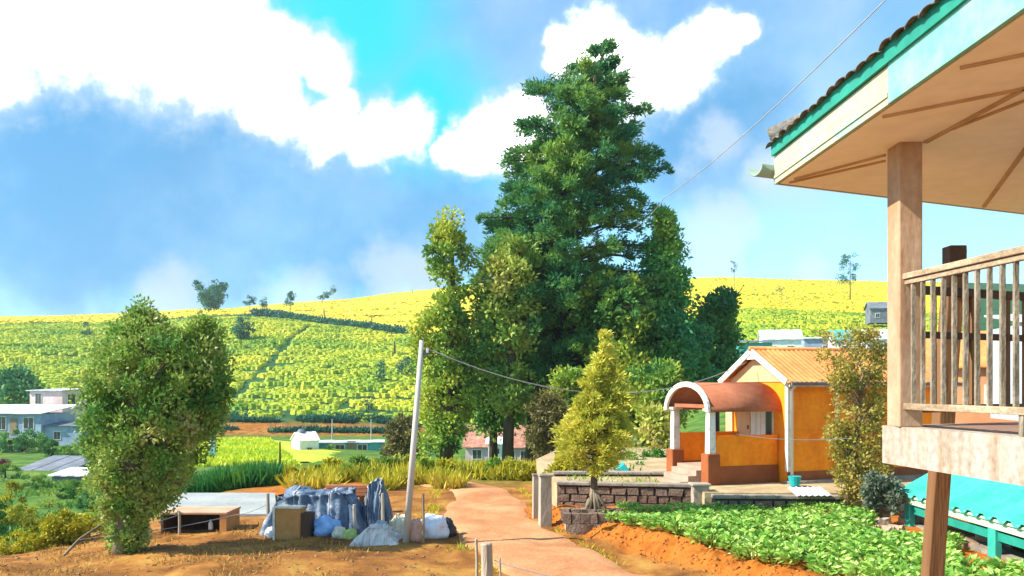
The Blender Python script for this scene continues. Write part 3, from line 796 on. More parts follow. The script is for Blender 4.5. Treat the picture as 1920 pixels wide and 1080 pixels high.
# ------------------------------------------------------------------ bushes, hedges and weeds
def bush(name, label, px, Y, wpx, top, seed, material, npads=30, per=80, leaf=None, cat='bush', group=None):
    b = on(px, Y); bot = HY - (b.z - EZ) * F / Y
    h = bot - top; s = Y / F
    env = [(top, px - wpx * 0.16, px + wpx * 0.16), (top + 0.25 * h, px - wpx * 0.40, px + wpx * 0.40), (top + 0.6 * h, px - wpx * 0.5, px + wpx * 0.5), (bot, px - wpx * 0.42, px + wpx * 0.42)]
    pr = 0.20 * min(wpx, h) * s
    l = leaf or (pr * 0.55, pr * 0.3)
    return tree(name, label, cat, env, Y, b, [(px, bot, 0.03 * wpx * s), (px, (bot + top) / 2, 0.02 * wpx * s), (px, top + 2, 0.005 * wpx * s)], npads, pr, 0.85, per, l, material, M_bark, seed, group=group, limbs=0.3)


M_yel = foliage('yellow_bush_leaf', [(0.16, 0.17, 0.012), (0.32, 0.30, 0.016), (0.46, 0.40, 0.02)], 0.3, 1.0)
M_grn = foliage('green_bush_leaf', [(0.02, 0.10, 0.024), (0.06, 0.18, 0.024), (0.17, 0.28, 0.028)], 0.3, 0.5)
M_red = foliage('crimson_leaf', [(0.10, 0.01, 0.03), (0.22, 0.02, 0.05)], 0.2, 0.5)
bush('yellow_bush', 'yellow green bush on the slope below the leaning branch', 118, 19.5, 84, 962, 61, M_yel, 50, 110)
bush('yellow_bush', 'broad yellow bush with a bare patch on the lower dirt slope', 30, 18.8, 110, 1000, 62, M_yel, 50, 110)
bush('yellow_bush', 'small yellow bush half hidden behind the flared tree', 168, 20.5, 50, 962, 63, M_yel, 24, 90)
bush('garden_bush', 'upright light green bush in the lower garden plot', 22, 34, 50, 905, 64, M_yel, 24, 80)
bush('garden_bush', 'rounded dark green bush beside the grey shed', 138, 46, 58, 905, 65, M_grn, 30, 80)
bush('garden_bush', 'spreading green bush along the lower garden path', 62, 52, 70, 890, 66, M_grn, 30, 80)
bush('garden_bush', 'bright green bush below the grey roofed house', 10, 60, 60, 872, 67, M_grn, 26, 80)
bush('garden_bush', 'small clipped green bush on the bright verge under the pink house', 98, 80, 34, 826, 68, M_grn, 24, 80)
bush('garden_bush', 'wide shadowy bush below the house with the white roof', 40, 86, 100, 806, 69, M_dark, 40, 90)
bush('garden_bush', 'low teal green bush on the grass below the garden shed', 165, 40, 44, 925, 171, M_dark, 24, 80)
bush('garden_bush', 'pale green vegetable clump on the lower garden path', 92, 42, 46, 936, 172, M_mix, 24, 80)
bush('garden_bush', 'small yellow green clump between the lower garden plots', 60, 30, 40, 948, 173, M_yel, 22, 80)
bush('garden_bush', 'dark green clump beside the upright light green bush', -8, 30, 50, 925, 174, M_grn, 24, 80)
bush('garden_bush', 'leafy green bush in front of the lean-to shed', 128, 74, 50, 838, 175, M_grn, 26, 80)
bush('crimson_bush', 'dark crimson bush beside the grey roofed house', 2, 66, 40, 862, 70, M_red, 20, 70)
bush('garden_bush', 'dark green bush above the white roofed house', 30, 118, 120, 705, 71, M_dark, 40, 90)
bush('field_bush', 'small rust and green bush in the bright yellow field', 422, 92, 24, 838, 72, M_olive, 18, 60)
bush('terrace_bush', 'clipped bright green bush behind the garden wall', 1228, 31, 72, 846, 73, M_grn, 40, 100)
bush('terrace_bush', 'dry tan bush behind the turquoise tarp', 1170, 30, 90, 850, 74, M_olive, 36, 90)
bush('terrace_bush', 'pale brown thicket above the white fence', 1225, 36, 100, 772, 75, M_olive, 40, 90)
bush('wayside_bush', 'light yellow green bush behind the gate post', 1062, 25.5, 80, 850, 76, M_yel, 40, 100)
bush('wayside_bush', 'small green shrub against the teal house wall', 618, 88, 30, 832, 77, M_mix, 18, 60)
bush('terrace_bush', 'low dark green bush beside the porch steps', 1196, 28, 50, 862, 78, M_grn, 24, 90)
bush('wayside_bush', 'reddish brown dry bush where the track bends', 845, 27.5, 70, 898, 79, M_olive, 30, 90)


def blades(name, label, X, Y, h, w, material, seed, lean=0.25, cat='grass'):
    rg = np.random.default_rng(seed); n = len(X); Z = zt(X, Y) - 0.03
    th = rg.uniform(0, 2 * np.pi, n); hh = h * rg.uniform(0.5, 1.3, n)
    ax = np.stack([rg.normal(0, lean, n), rg.normal(0, lean, n), np.ones(n)], 1)
    v, f = leaves(np.stack([X, Y, Z], 1), ax * 1.0, h, w, rg)
    me = np_mesh(name, v, f, rg.random(n)); me.materials.append(material)
    o = bpy.data.objects.new(name, me); COL.objects.link(o)
    return tag(o, label, cat, kind='stuff')


def area(n, x0, x1, y0, y1, seed, fn=None):
    """random ground points inside a bearing and distance range"""
    rg = np.random.default_rng(seed); Y = rg.uniform(y0, y1, n); px = rg.uniform(x0, x1, n); X = (px - HX) / F * Y
    if fn is not None: k = fn(X, Y, px); X, Y = X[k], Y[k]
    return X, Y


M_weed = foliage('weed', [(0.16, 0.20, 0.014), (0.32, 0.31, 0.018), (0.45, 0.38, 0.03), (0.40, 0.28, 0.06)], 0.3, 0.5, 0.6, 0.4)
M_straw = foliage('dry_grass', [(0.20, 0.10, 0.03), (0.34, 0.20, 0.05), (0.40, 0.28, 0.07)], 0.2, 1.5, 0.7, 0.6)
M_reed = foliage('reed', [(0.012, 0.09, 0.028), (0.03, 0.15, 0.03), (0.09, 0.22, 0.03)], 0.3, 0.8)
def _noroad(X, Y, px): return (px < 862) | (Y > 29.2)
X, Y = area(15000, 540, 1010, 27.0, 36, 81, lambda X, Y, px: ((px < 870) | (Y > 29.5)) & (vnoise(X * 0.9, Y * 0.9, 3) > 0.42))
blades('weeds', 'tall yellow green weeds on the bank beyond the track', X, Y, 0.62, 0.075, M_weed, 82, 0.45, cat='weeds')
_rw = random.Random(4)
for i in range(26):
    px = 548 + i * 17.5 + _rw.uniform(-8, 8); Yw = _rw.uniform(29.6, 33.5)
    bush('weed_bush', 'leafy yellow green weed bush on the bank beyond the track', px, Yw, _rw.uniform(34, 72), np.interp(px, [540, 620, 760, 900, 1010], [886, 866, 862, 868, 872]) + _rw.uniform(-8, 16), 300 + i, (M_yel, M_yel, M_mix, M_olive)[i % 4], 22, 80, (0.16, 0.08), group='weed bushes on the bank')
X, Y = area(7000, 340, 525, 30, 36, 83, lambda X, Y, px: vnoise(X * 1.1, Y * 1.1, 5) > 0.25)
blades('reeds', 'dense dark green reeds beyond the concrete yard', X, Y, 0.95, 0.06, M_reed, 84, 0.28, cat='reeds')
X, Y = area(9000, -100, 900, 12.5, 20.5, 85, lambda X, Y, px: (vnoise(X * 1.2, Y * 1.2, 6) > 0.45) & (X < -1.6 - (Y - 20) * 0.22 * -1 - 0.2))
blades('dry_grass', 'short dry straw grass over the brown dirt mound', X, Y, 0.13, 0.02, M_straw, 86, 0.7)
X, Y = area(12000, -150, 330, 21, 62, 87, lambda X, Y, px: ((px < 170) | (Y > 30)) & (vnoise(X * 0.35, Y * 0.35, 7) > 0.4))
blades('rough_grass', 'rough green grass on the lower garden plots', X, Y, 0.32, 0.08, foliage('plot_grass', [(0.03, 0.12, 0.03), (0.10, 0.21, 0.03), (0.28, 0.34, 0.03)], 0.3, 0.25), 88, 0.6)

X, Y = area(9000, 300, 580, 64, 112, 91, lambda X, Y, px: px < 560 - (Y - 64) * 1.2)
blades('field_grass', 'bright grass standing in the yellow field', X, Y, 0.45, 0.22, foliage('field_blade', [(0.24, 0.36, 0.02), (0.38, 0.46, 0.02), (0.48, 0.50, 0.03)], 0.3, 0.1), 92, 0.6)
X, Y = area(15000, 380, 730, 124, 131.5, 93, lambda X, Y, px: (vnoise(X * 0.25, Y * 0.6, 5) > 0.45) & ((Y > 128.5) | (Y < 125)))
blades('roadside_scrub', 'dark blue green scrub along the earth cut below the tea', X, Y, 1.0, 0.32, M_teal, 94, 0.9, cat='scrub')
X, Y = area(5000, 1040, 1700, 21.8, 38, 95, lambda X, Y, px: (X > 1.6) & ~((X > 4.2) & (Y < 31)))
_zt = zt
zt = lambda x, y: np.full(np.shape(x), EZ - 2.73)
blades('terrace_grass', 'rough olive grass over the garden terrace', X, Y, 0.16, 0.04, MATS['plot_grass'], 96, 0.6)
zt = _zt
# orange clods on the bank beside the track
rg = np.random.default_rng(97); n = 900; Yc = rg.uniform(12.5, 22.0, n); Xc = bank_x(Yc) + rg.normal(0.35, 0.28, n); Zc = zt(Xc, Yc)
tpl = np.array([(-1, -1, -.6), (1, -1, -.6), (1, 1, -.6), (-1, 1, -.6), (-.7, -.7, .6), (.7, -.7, .6), (.7, .7, .6), (-.7, .7, .6)]); fcl = np.array([(4, 5, 6, 7), (0, 1, 5, 4), (1, 2, 6, 5), (2, 3, 7, 6), (3, 0, 4, 7)])
sz = 0.012 + 0.035 * rg.random(n) ** 3; V = (tpl[None] + rg.normal(0, 0.28, (n, 8, 3))) * sz[:, None, None] + np.stack([Xc, Yc, Zc], 1)[:, None]
me = np_mesh('soil_clods', V.reshape(-1, 3), (fcl[None] + (np.arange(n) * 8)[:, None, None]).reshape(-1, 4), smooth=True)
me.materials.append(mat('orange_clod', (0.30, 0.09, 0.014), (0.44, 0.15, 0.025), 5, 0.95, 0.3))
o = bpy.data.objects.new('soil_clods', me); COL.objects.link(o); tag(o, 'crumbled orange earth clods along the bank of the bed', 'soil', kind='stuff')
rgv = np.random.default_rng(99); n = 2600
cl = np.array([(2.6, 10), (1.55, 13.5), (0.75, 16), (-0.15, 18.7), (-0.75, 21.5), (-0.75, 24.5), (-1.2, 27.5)]); Yv = rgv.uniform(10.5, 27, n); cxv = np.interp(Yv, cl[:, 1], cl[:, 0])
Xv = np.where(rgv.random(n) < 0.75, cxv - 1.32 - abs(rgv.normal(0, 0.22, n)), cxv + 1.28 + abs(rgv.normal(0, 0.12, n)))
kv = vnoise(Xv * 2, Yv * 2, 4) > 0.45
blades('verge_grass', 'ragged straw and green grass along the edges of the track', Xv[kv], Yv[kv], 0.16, 0.022, M_weed, 98, 0.7)
n = 1400; Yc = rgv.uniform(12.3, 20.5, n); Xc = (rgv.uniform(-50, 860, n) - HX) / F * Yc; kc = Xc < np.interp(Yc, cl[:, 1], cl[:, 0]) - 1.5; Xc, Yc = Xc[kc], Yc[kc]; n = len(Xc)
sz = 0.008 + 0.035 * rgv.random(n) ** 4; V = (tpl[None] + rgv.normal(0, 0.28, (n, 8, 3))) * sz[:, None, None] + np.stack([Xc, Yc, zt(Xc, Yc)], 1)[:, None]
me = np_mesh('dirt_crumbs', V.reshape(-1, 3), (fcl[None] + (np.arange(n) * 8)[:, None, None]).reshape(-1, 4), smooth=False)
me.materials.append(mat('brown_clod', (0.16, 0.075, 0.03), (0.36, 0.20, 0.09), 5, 0.95, 0.3))
o = bpy.data.objects.new('dirt_crumbs', me); COL.objects.link(o); tag(o, 'scattered small brown clods and pebbles on the dirt mound', 'pebbles', kind='stuff')
# dark hedge along the top of the lower tea
rg = np.random.default_rng(90)
A, B = hit(474, 592), hit(762, 630)
t_ = rg.random(5200); HXs = A.x + (B.x - A.x) * t_ + rg.normal(0, 0.5, 5200); HYs = A.y + (B.y - A.y) * t_ + rg.normal(0, 0.8, 5200)
pos = np.stack([HXs, HYs, zt(HXs, HYs) + rg.uniform(0, 2.1, 5200)], 1)
o = leaf_obj('hedge_row', pos, rg.normal(size=(5200, 3)) + (0, 0, 0.4), 0.9, 0.5, M_teal, None, rg, origin=tuple(A))
o.location = A; tag(o, 'long dark hedge line dividing the yellow tea from the lower green tea', 'hedge')

# ------------------------------------------------------------------ painted and built materials
M_orange = mat('orange_wall', (0.84, 0.22, 0.005), (0.98, 0.31, 0.008), 1.8, 0.85, 0.15, (1, 1, 0.35), c3=(0.95, 0.27, 0.006), fine=(9, 0.10))
M_plinth = mat('brown_plinth', (0.24, 0.065, 0.02), (0.34, 0.10, 0.03), 2.0, 0.85, 0.1)
M_trim = mat('white_trim', (0.54, 0.46, 0.36), (0.78, 0.74, 0.67), 3.0, 0.7, 0.1, c3=(0.72, 0.67, 0.58), fine=(12, 0.1))
M_rooft = mat('orange_roof', (0.60, 0.20, 0.055), (0.76, 0.30, 0.09), 1.4, 0.8, 0.1, fine=(8, 0.14))
M_barrel = mat('barrel_roof', (0.30, 0.095, 0.045), (0.40, 0.145, 0.07), 1.2, 0.85, 0.1, (1, 1, 2), fine=(10, 0.12))
M_gable = mat('gable_paint', (0.62, 0.34, 0.16), (0.70, 0.42, 0.24), 1.5, 0.85)
M_glass = mat('dark_glass', (0.02, 0.025, 0.03), (0.04, 0.05, 0.06), 1.0, 0.15, spec=0.6)
M_shut = mat('pale_shutter', (0.60, 0.56, 0.50), (0.72, 0.69, 0.63), 3, 0.7)
M_step = mat('step_cement', (0.34, 0.22, 0.16), (0.46, 0.33, 0.25), 2, 0.9, 0.2)
M_stone = mat('wall_stone', (0.13, 0.085, 0.065), (0.24, 0.17, 0.125), 3.5, 0.95, 0.6, fine=(12, 0.2))
M_cope = mat('coping', (0.20, 0.165, 0.13), (0.36, 0.31, 0.25), 2.5, 0.9, 0.3, fine=(14, 0.15))
M_post = mat('cement_post', (0.30, 0.25, 0.19), (0.46, 0.40, 0.33), 2.0, 0.9, 0.3, (1, 1, 0.4))
M_soil = mat('terrace_soil', (0.32, 0.22, 0.12), (0.46, 0.37, 0.22), 1.2, 0.95, 0.4, c3=(0.38, 0.28, 0.15))
M_pipe = mat('white_pipe', (0.70, 0.66, 0.60), (0.78, 0.74, 0.68), 2, 0.5)
M_gutter = mat('grey_gutter', (0.12, 0.10, 0.09), (0.20, 0.17, 0.15), 2, 0.6)

# ------------------------------------------------------------------ terrace and its walls
TZ = EZ - 2.72
poly = [(1.25, 21.75), (4.85, 21.25), (4.95, 20.55), (8.3, 20.45), (11.5, 20.6), (16, 21), (18, 40), (3.2, 40), (0.9, 30)]
o = MB(); o.slab(poly, TZ - 1.2, TZ)
struct(o.build('terrace', M_soil))


def stone_mesh(seed):
    rg = random.Random(seed); m = MB()
    vs = []
    for k, (i, j, l) in enumerate([(-1, -1, -1), (1, -1, -1), (1, 1, -1), (-1, 1, -1), (-1, -1, 1), (1, -1, 1), (1, 1, 1), (-1, 1, 1)]):
        vs.append((i * 0.5 * rg.uniform(0.78, 1.0), j * 0.5 * rg.uniform(0.8, 1), l * 0.5 * rg.uniform(0.78, 1.0)))
    m.add(vs, [(0, 3, 2, 1), (4, 5, 6, 7), (0, 1, 5, 4), (1, 2, 6, 5), (2, 3, 7, 6), (3, 0, 4, 7)])
    o_ = m.mesh('stone', False); o_.materials.append(M_stone)
    return o_


STONES = [stone_mesh(i) for i in range(8)]


def stone_wall(name, label, a, b, z0, z1, thick, course, slen, seed):
    a, b = Vector(a), Vector(b); d = b - a; L_ = d.length; ang = math.atan2(d.y, d.x)
    root = thing(name, label, 'wall', (a.x, a.y, z0), ang)
    rg = random.Random(seed)
    MB().box((L_ / 2, thick / 2 + 0.06, (z1 - z0) / 2 - 0.03), (L_ - 0.02, thick, z1 - z0 - 0.06)).build('core', mat('mortar', (0.10, 0.07, 0.05), (0.16, 0.11, 0.08), 4, 0.95, 0.4), root, world=False)
    nc = max(2, round((z1 - z0 - 0.08) / course)); ch = (z1 - z0 - 0.08) / nc
    for c in range(nc):
        x = -rg.uniform(0, slen * 0.5)
        while x < L_ - 0.05:
            w = slen * rg.uniform(0.7, 1.4); x1 = min(x + w, L_); x0 = max(x, 0)
            if x1 - x0 > 0.06:
                child('stone', rg.choice(STONES), root, ((x0 + x1) / 2, 0.05, (c + 0.5) * ch + 0.0), (0, 0, 0), (x1 - x0 - 0.015, 0.20 + rg.uniform(-0.03, 0.05), ch * rg.uniform(0.9, 1.02)))
            x += w
    n = max(2, round(L_ / 0.9))
    for i in range(n):
        MB().box(((i + 0.5) * L_ / n, thick / 2, z1 - z0), (L_ / n - 0.012, thick + 0.16, 0.08)).build('coping_slab', M_cope, root, world=False, bevel=0.012)
    return root


stone_wall('retaining_wall', 'dark stone retaining wall with pale coping behind the golden conifer', (1.2, 21.55), (4.72, 21.0), EZ - 3.5, EZ - 2.60, 0.25, 0.20, 0.34, 1)
stone_wall('retaining_wall', 'low mossy stone wall in front of the orange house', (5.1, 20.35), (8.35, 20.25), EZ - 3.5, EZ - 2.80, 0.25, 0.20, 0.36, 2)
stone_wall('boundary_wall', 'low inner garden wall behind the stone retaining wall', (1.25, 24.3), (5.2, 24.2), TZ - 0.1, TZ + 0.10, 0.2, 0.12, 0.5, 3)
o = MB(); o.box((4.9, 20.9, EZ - 3.02), (0.42, 0.36, 0.9), 0.05); o.box((4.9, 20.9, EZ - 2.55), (0.5, 0.44, 0.07), 0.05)
single(o.build('wall_pier', M_post, bevel=0.02), 'square cement pier ending the dark stone retaining wall', 'pier', base=(4.9, 20.9, EZ - 3.5))
# gate posts beside the track
for (px, Y, w, top, lab) in ((1022, 19.9, 0.30, 893, 'thick pale cement gate post at the bend of the track'), (1004, 20.9, 0.15, 892, 'slim cement post behind the thick gate post')):
    b = on(px, Y); zt_ = P(px, top, Y).z
    r = thing('gate_post', lab, 'post', b)
    MB().box((b.x, b.y, (b.z - 0.2 + zt_) / 2), (w, w, zt_ - b.z + 0.2), 0.15, 0.94).build('shaft', M_post, r, bevel=0.015)
    MB().box((b.x, b.y, zt_ + 0.025), (w * 1.12, w * 1.12, 0.05), 0.15).build('cap', M_cope, r, bevel=0.01)
# stone planter edge at the conifer's foot
b = P(1112, 975, 19.0)
r = thing('planter_ledge', 'low stone ledge round the roots of the golden conifer', 'planter', (b.x, b.y, b.z - 0.1))
for i in range(7):
    x = b.x - 0.62 + i * 0.205
    child('stone', STONES[i % 8], r, (x - b.x, -0.10, 0.16), (0, 0, 0.1 * (i % 3 - 1)), (0.22, 0.26, 0.26))
    child('stone', STONES[(i + 3) % 8], r, (x - b.x, 0.22, 0.20), (0, 0, 0.3 * (i % 3 - 1)), (0.24, 0.3, 0.3))
MB().box((b.x, b.y + 0.2, b.z - 0.15), (1.3, 0.55, 0.6)).build('earth', M_soil, r)
for i in range(6): child('stone', STONES[(i + 5) % 8], r, (-0.54 + i * 0.22, -0.12, -0.10), (0, 0, 0.1 * (i % 3 - 1)), (0.25, 0.28, 0.30))

# ------------------------------------------------------------------ the orange house
HR = thing('orange_house', 'small bright orange house with white trimmed gable and rounded porch roof', 'house', (7.77, 22.5, TZ), R(20))


def hb(name, boxes, m, parent=HR, bevel=0.0):
    b = MB()
    for c, d in boxes: b.box(c, d)
    return b.build(name, m, parent, world=False, bevel=bevel)


GW, LEN, WH, RH = 2.76, 6.2, 2.92, 3.72
# body: walls as a prism with gable ends
b = MB(); x0, x1 = 0.0, LEN
vs = [(x0, 0, 0), (x0, GW, 0), (x0, GW, WH), (x0, GW / 2, RH - 0.06), (x0, 0, WH), (x1, 0, 0), (x1, GW, 0), (x1, GW, WH), (x1, GW / 2, RH - 0.06), (x1, 0, WH)]
b.add(vs, [(0, 4, 3, 2, 1), (5, 6, 7, 8, 9), (0, 5, 9, 4), (1, 2, 7, 6)])
b.build('wall', M_orange, HR, world=False)
hb('plinth', [((LEN / 2, -0.025, 0.16), (LEN + 0.06, 0.05, 0.32))], M_plinth)
hb('wall_band', [((LEN / 2, -0.012, 2.55), (LEN, 0.024, 0.10))], M_orange)
hb('foundation', [((LEN / 2 + 0.1, -0.12, 0.03), (LEN + 0.5, 0.3, 0.10))], M_cope)
# gable infill, slightly proud, and trims
b = MB(); b.add([(-0.03, 0.02, 2.86), (-0.03, GW - 0.02, 2.86), (-0.03, GW / 2, RH - 0.10), (0.0, 0.02, 2.86), (0.0, GW - 0.02, 2.86), (0.0, GW / 2, RH - 0.10)], [(0, 2, 1), (0, 3, 5, 2), (1, 2, 5, 4), (0, 1, 4, 3)])
b.build('gable_panel', M_gable, HR, world=False)
ov = 0.22
for s in (0, 1):
    y_e = -ov if s == 0 else GW + ov; z_e = WH - ov * (RH - WH) / (GW / 2) + 0.05
    b = MB(); b.bar((-0.24, y_e, z_e), (-0.24, GW / 2, RH + 0.05), 0.05, 0.17); b.build('barge_board', M_trim, HR, world=False)
b = MB(); b.add([(-0.235, GW / 2 - 0.42, RH - 0.19), (-0.235, GW / 2 + 0.42, RH - 0.19), (-0.235, GW / 2, RH + 0.03), (-0.20, GW / 2 - 0.42, RH - 0.19), (-0.20, GW / 2 + 0.42, RH - 0.19), (-0.20, GW / 2, RH + 0.03)], [(0, 2, 1), (3, 4, 5), (0, 1, 4, 3), (0, 3, 5, 2), (1, 2, 5, 4)])
b.build('gable_fretwork', M_trim, HR, world=False)
# roof sheets
rf = HR
for s in (0, 1):
    n = 13; L0, L1 = -0.27, LEN + 0.2
    for i in range(n):
        a0 = L0 + (L1 - L0) * i / n; a1 = L0 + (L1 - L0) * (i + 1) / n
        y_e = -ov - 0.12 if s == 0 else GW + ov + 0.12; z_e = WH - (ov + 0.12) * (RH - WH) / (GW / 2) + 0.10
        b = MB(); m_ = 6; rows = []
        for k in range(m_ + 1):
            t = k / m_; x = a0 + (a1 - a0) * t; h = 0.03 * (k % 2) + (0.012 if i % 2 else 0)
            rows.append([(x, y_e, z_e + h), (x, GW / 2, RH + 0.12 + h)])
        vs = [v for r_ in rows for v in r_] + [(v[0], v[1], v[2] - 0.02) for r_ in rows for v in r_]
        o2 = 2 * (m_ + 1); fs = []
        for k in range(m_):
            fs += [(2 * k, 2 * k + 2, 2 * k + 3, 2 * k + 1), (o2 + 2 * k, o2 + 2 * k + 1, o2 + 2 * k + 3, o2 + 2 * k + 2), (2 * k, o2 + 2 * k, o2 + 2 * k + 2, 2 * k + 2)]
        b.add(vs, fs)
        b.build('roof_sheet', M_rooft, HR, world=False)
MB().tube([(-0.28, GW / 2, RH + 0.13), (LEN + 0.2, GW / 2, RH + 0.13)], 0.07, 8).build('ridge_cap', M_rooft, HR, world=False, smooth=True)
b = MB(); b.bar((-0.2, -0.36, 2.80), (LEN + 0.2, -0.36, 2.80), 0.10, 0.09); b.build('gutter', M_gutter, HR, world=False)
hb('eave_board', [((LEN / 2, -0.29, 2.80), (LEN + 0.4, 0.03, 0.16))], M_trim)
for x in (0.05, 1.62):
    MB().tube([(x, -0.09, 0.25), (x, -0.09, 2.62), (x, -0.3, 2.78)], 0.045, 8).build('downpipe', M_pipe, HR, world=False, smooth=True)
hb('corner_trim', [((-0.02, -0.02, 1.6), (0.12, 0.12, 2.55))], M_trim)
hb('corner_trim', [((-0.02, GW - 0.06, 1.6), (0.10, 0.34, 2.5))], M_gable)
hb('string_course', [((LEN / 2, -0.015, 1.45), (LEN, 0.03, 0.04))], M_orange)
# window in the porch wall
wn = hb('window', [((-0.03, 1.12, 1.62), (0.06, 1.00, 0.98))], M_trim)
hb('pane', [((-0.067, 0.76, 1.62), (0.015, 0.24, 0.90))], M_glass, wn)
for i in range(3): hb('shutter', [((-0.075, 0.99 + 0.22 * i, 1.62), (0.03, 0.20, 0.90))], M_shut, wn)
hb('sill', [((-0.07, 1.12, 1.11), (0.16, 1.10, 0.05))], M_trim, wn)
dr = hb('door', [((-0.03, 1.98, 1.55), (0.05, 0.62, 1.98))], M_gable)
hb('handle', [((-0.075, 1.74, 1.5), (0.04, 0.03, 0.12))], M_gutter, dr)
# porch
PX = -2.25
hb('porch_floor', [((PX / 2, 1.38, 0.24), (-PX + 0.1, 1.78, 0.46))], M_step)
for y in (0.46, 2.30):
    w = hb('parapet', [((PX / 2 + 0.04, y, 0.90), (-PX - 0.20, 0.14, 0.82))], M_orange)
    hb('parapet_base', [((PX / 2 + 0.04, y, 0.25), (-PX - 0.2, 0.20, 0.50))], M_plinth)
    hb('parapet_cap', [((PX / 2 + 0.04, y, 1.325), (-PX - 0.22, 0.19, 0.045))], M_orange)
    hb('column_base', [((PX, y, 0.43), (0.40, 0.36, 0.88))], M_plinth, bevel=0.03)
    cb = MB(); cb.box((PX, y, 1.46), (0.22, 0.22, 1.20), 0, 0.88); cb.build('column', M_trim, HR, world=False, bevel=0.01)
    hb('capital', [((PX, y, 2.08), (0.32, 0.30, 0.07))], M_trim)
for i in range(3): hb('step', [((PX - 0.15 - 0.26 * i, 1.38, 0.19 - 0.075 * i), (0.27, 1.30, 0.38 - 0.15 * i))], M_step)


def arch(x0, x1, rin, rout, rise_in, rise_out, yc, zc, n=18):
    b = MB(); vs = []; fs = []
    for x in (x0, x1):
        for (r_, h_) in ((rin, rise_in), (rout, rise_out)):
            for k in range(n + 1):
                t = math.pi * k / n; vs.append((x, yc - r_ * math.cos(t), zc + h_ * math.sin(t)))
    q = n + 1
    for k in range(n):
        fs += [(k, k + 1, q + k + 1, q + k), (2 * q + k, 3 * q + k, 3 * q + k + 1, 2 * q + k + 1), (q + k, q + k + 1, 3 * q + k + 1, 3 * q + k), (k, 2 * q + k, 2 * q + k + 1, k + 1)]
    fs += [(0, q, 3 * q, 2 * q), (n, 2 * q + n, 3 * q + n, q + n)]
    b.add(vs, fs); return b


arch(PX - 0.16, -0.005, 1.08, 1.14, 0.76, 0.82, 1.38, 2.02).build('barrel_roof', M_barrel, HR, world=False, smooth=True)
arch(PX - 0.24, PX - 0.163, 1.02, 1.165, 0.70, 0.845, 1.38, 2.02).build('arch_trim', M_trim, HR, world=False)
hb('porch_beam', [((PX, 1.38, 2.17), (0.12, 1.70, 0.10))], M_barrel)
for y in (0.42, 2.34): hb('side_beam', [((PX / 2, y, 2.10), (-PX - 0.2, 0.10, 0.12))], M_barrel)

# ------------------------------------------------------------------ distant and neighbouring houses
def house(name, label, base, rz, w, d, h, wallc, roofc, windows=(), roof='gable', rh=1.2, side=(), door=None, cat='house', over=0.3, group=None, chimney=False):
    root = thing(name, label, cat, (base[0], base[1], base[2] - 0.4), rz, group); h += 0.4; B = lambda: MB()
    if roof == 'gable':
        b = B(); vs = []
        for x in (-w / 2, w / 2): vs += [(x, -d / 2, 0), (x, d / 2, 0), (x, d / 2, h), (x, 0, h + rh - 0.05), (x, -d / 2, h)]
        b.add(vs, [(0, 4, 3, 2, 1), (5, 6, 7, 8, 9), (0, 5, 9, 4), (1, 2, 7, 6)]); b.build('wall', wallc, root, world=False)
        for s in (-1, 1):
            n = 6
            for i in range(n):
                xa = -w / 2 - over + (w + 2 * over) * i / n; xb = -w / 2 - over + (w + 2 * over) * (i + 1) / n - 0.02
                ye = s * (d / 2 + over); ze = h - over * rh / (d / 2); b = B(); up = 0.03 * (i % 2)
                b.add([(xa, ye, ze + up), (xb, ye, ze + up), (xb, 0, h + rh + up), (xa, 0, h + rh + up), (xa, ye, ze + .08 + up), (xb, ye, ze + .08 + up), (xb, 0, h + rh + .08 + up), (xa, 0, h + rh + .08 + up)],
                      [(0, 1, 2, 3), (4, 7, 6, 5), (0, 4, 5, 1), (1, 5, 6, 2), (3, 2, 6, 7), (0, 3, 7, 4)])
                b.build('roof_sheet', roofc, root, world=False)
    else:
        B().box((0, 0, h / 2), (w, d, h)).build('wall', wallc, root, world=False)
        n = 6
        for i in range(n):
            xa = -w / 2 - over + (w + 2 * over) * i / n; xb = xa + (w + 2 * over) / n - 0.02; up = 0.03 * (i % 2)
            y0, y1 = -d / 2 - over, d / 2 + over; za, zb = h + 0.01, h + rh; b = B()
            b.add([(xa, y0, za + up), (xb, y0, za + up), (xb, y1, zb + up), (xa, y1, zb + up), (xa, y0, za + .09 + up), (xb, y0, za + .09 + up), (xb, y1, zb + .09 + up), (xa, y1, zb + .09 + up)],
                  [(0, 1, 2, 3), (4, 7, 6, 5), (0, 4, 5, 1), (1, 5, 6, 2), (3, 2, 6, 7), (0, 3, 7, 4)])
            b.build('roof_sheet', roofc, root, world=False)
    for (x, z, ww, hh) in windows:
        f_ = B().box((x, -d / 2 - 0.03, z + 0.4), (ww + 0.16, 0.06, hh + 0.16)).build('window', M_trim, root, world=False)
        B().box((x - ww * 0.26, -d / 2 - 0.066, z + 0.4), (ww * 0.46, 0.012, hh)).build('pane', M_glass, f_, world=False)
        B().box((x + ww * 0.26, -d / 2 - 0.066, z + 0.4), (ww * 0.46, 0.012, hh)).build('pane', M_glass, f_, world=False)
    for (y, z, ww, hh) in side:
        f_ = B().box((w / 2 + 0.03, y, z + 0.4), (0.06, ww + 0.16, hh + 0.16)).build('window', M_trim, root, world=False)
        B().box((w / 2 + 0.066, y, z + 0.4), (0.012, ww, hh)).build('pane', M_glass, f_, world=False)
    if door:
        f_ = B().box((door[0], -d / 2 - 0.03, 0.4 + 1.0), (0.95, 0.06, 2.0)).build('door', M_wood, root, world=False)
        B().box((door[0] + 0.35, -d / 2 - 0.075, 1.4), (0.04, 0.04, 0.14)).build('handle', M_gutter, f_, world=False)
    if chimney: B().box((w * 0.25, d * 0.1, h + rh), (0.5, 0.5, 1.3)).build('chimney', M_cope, root, world=False)
    return root


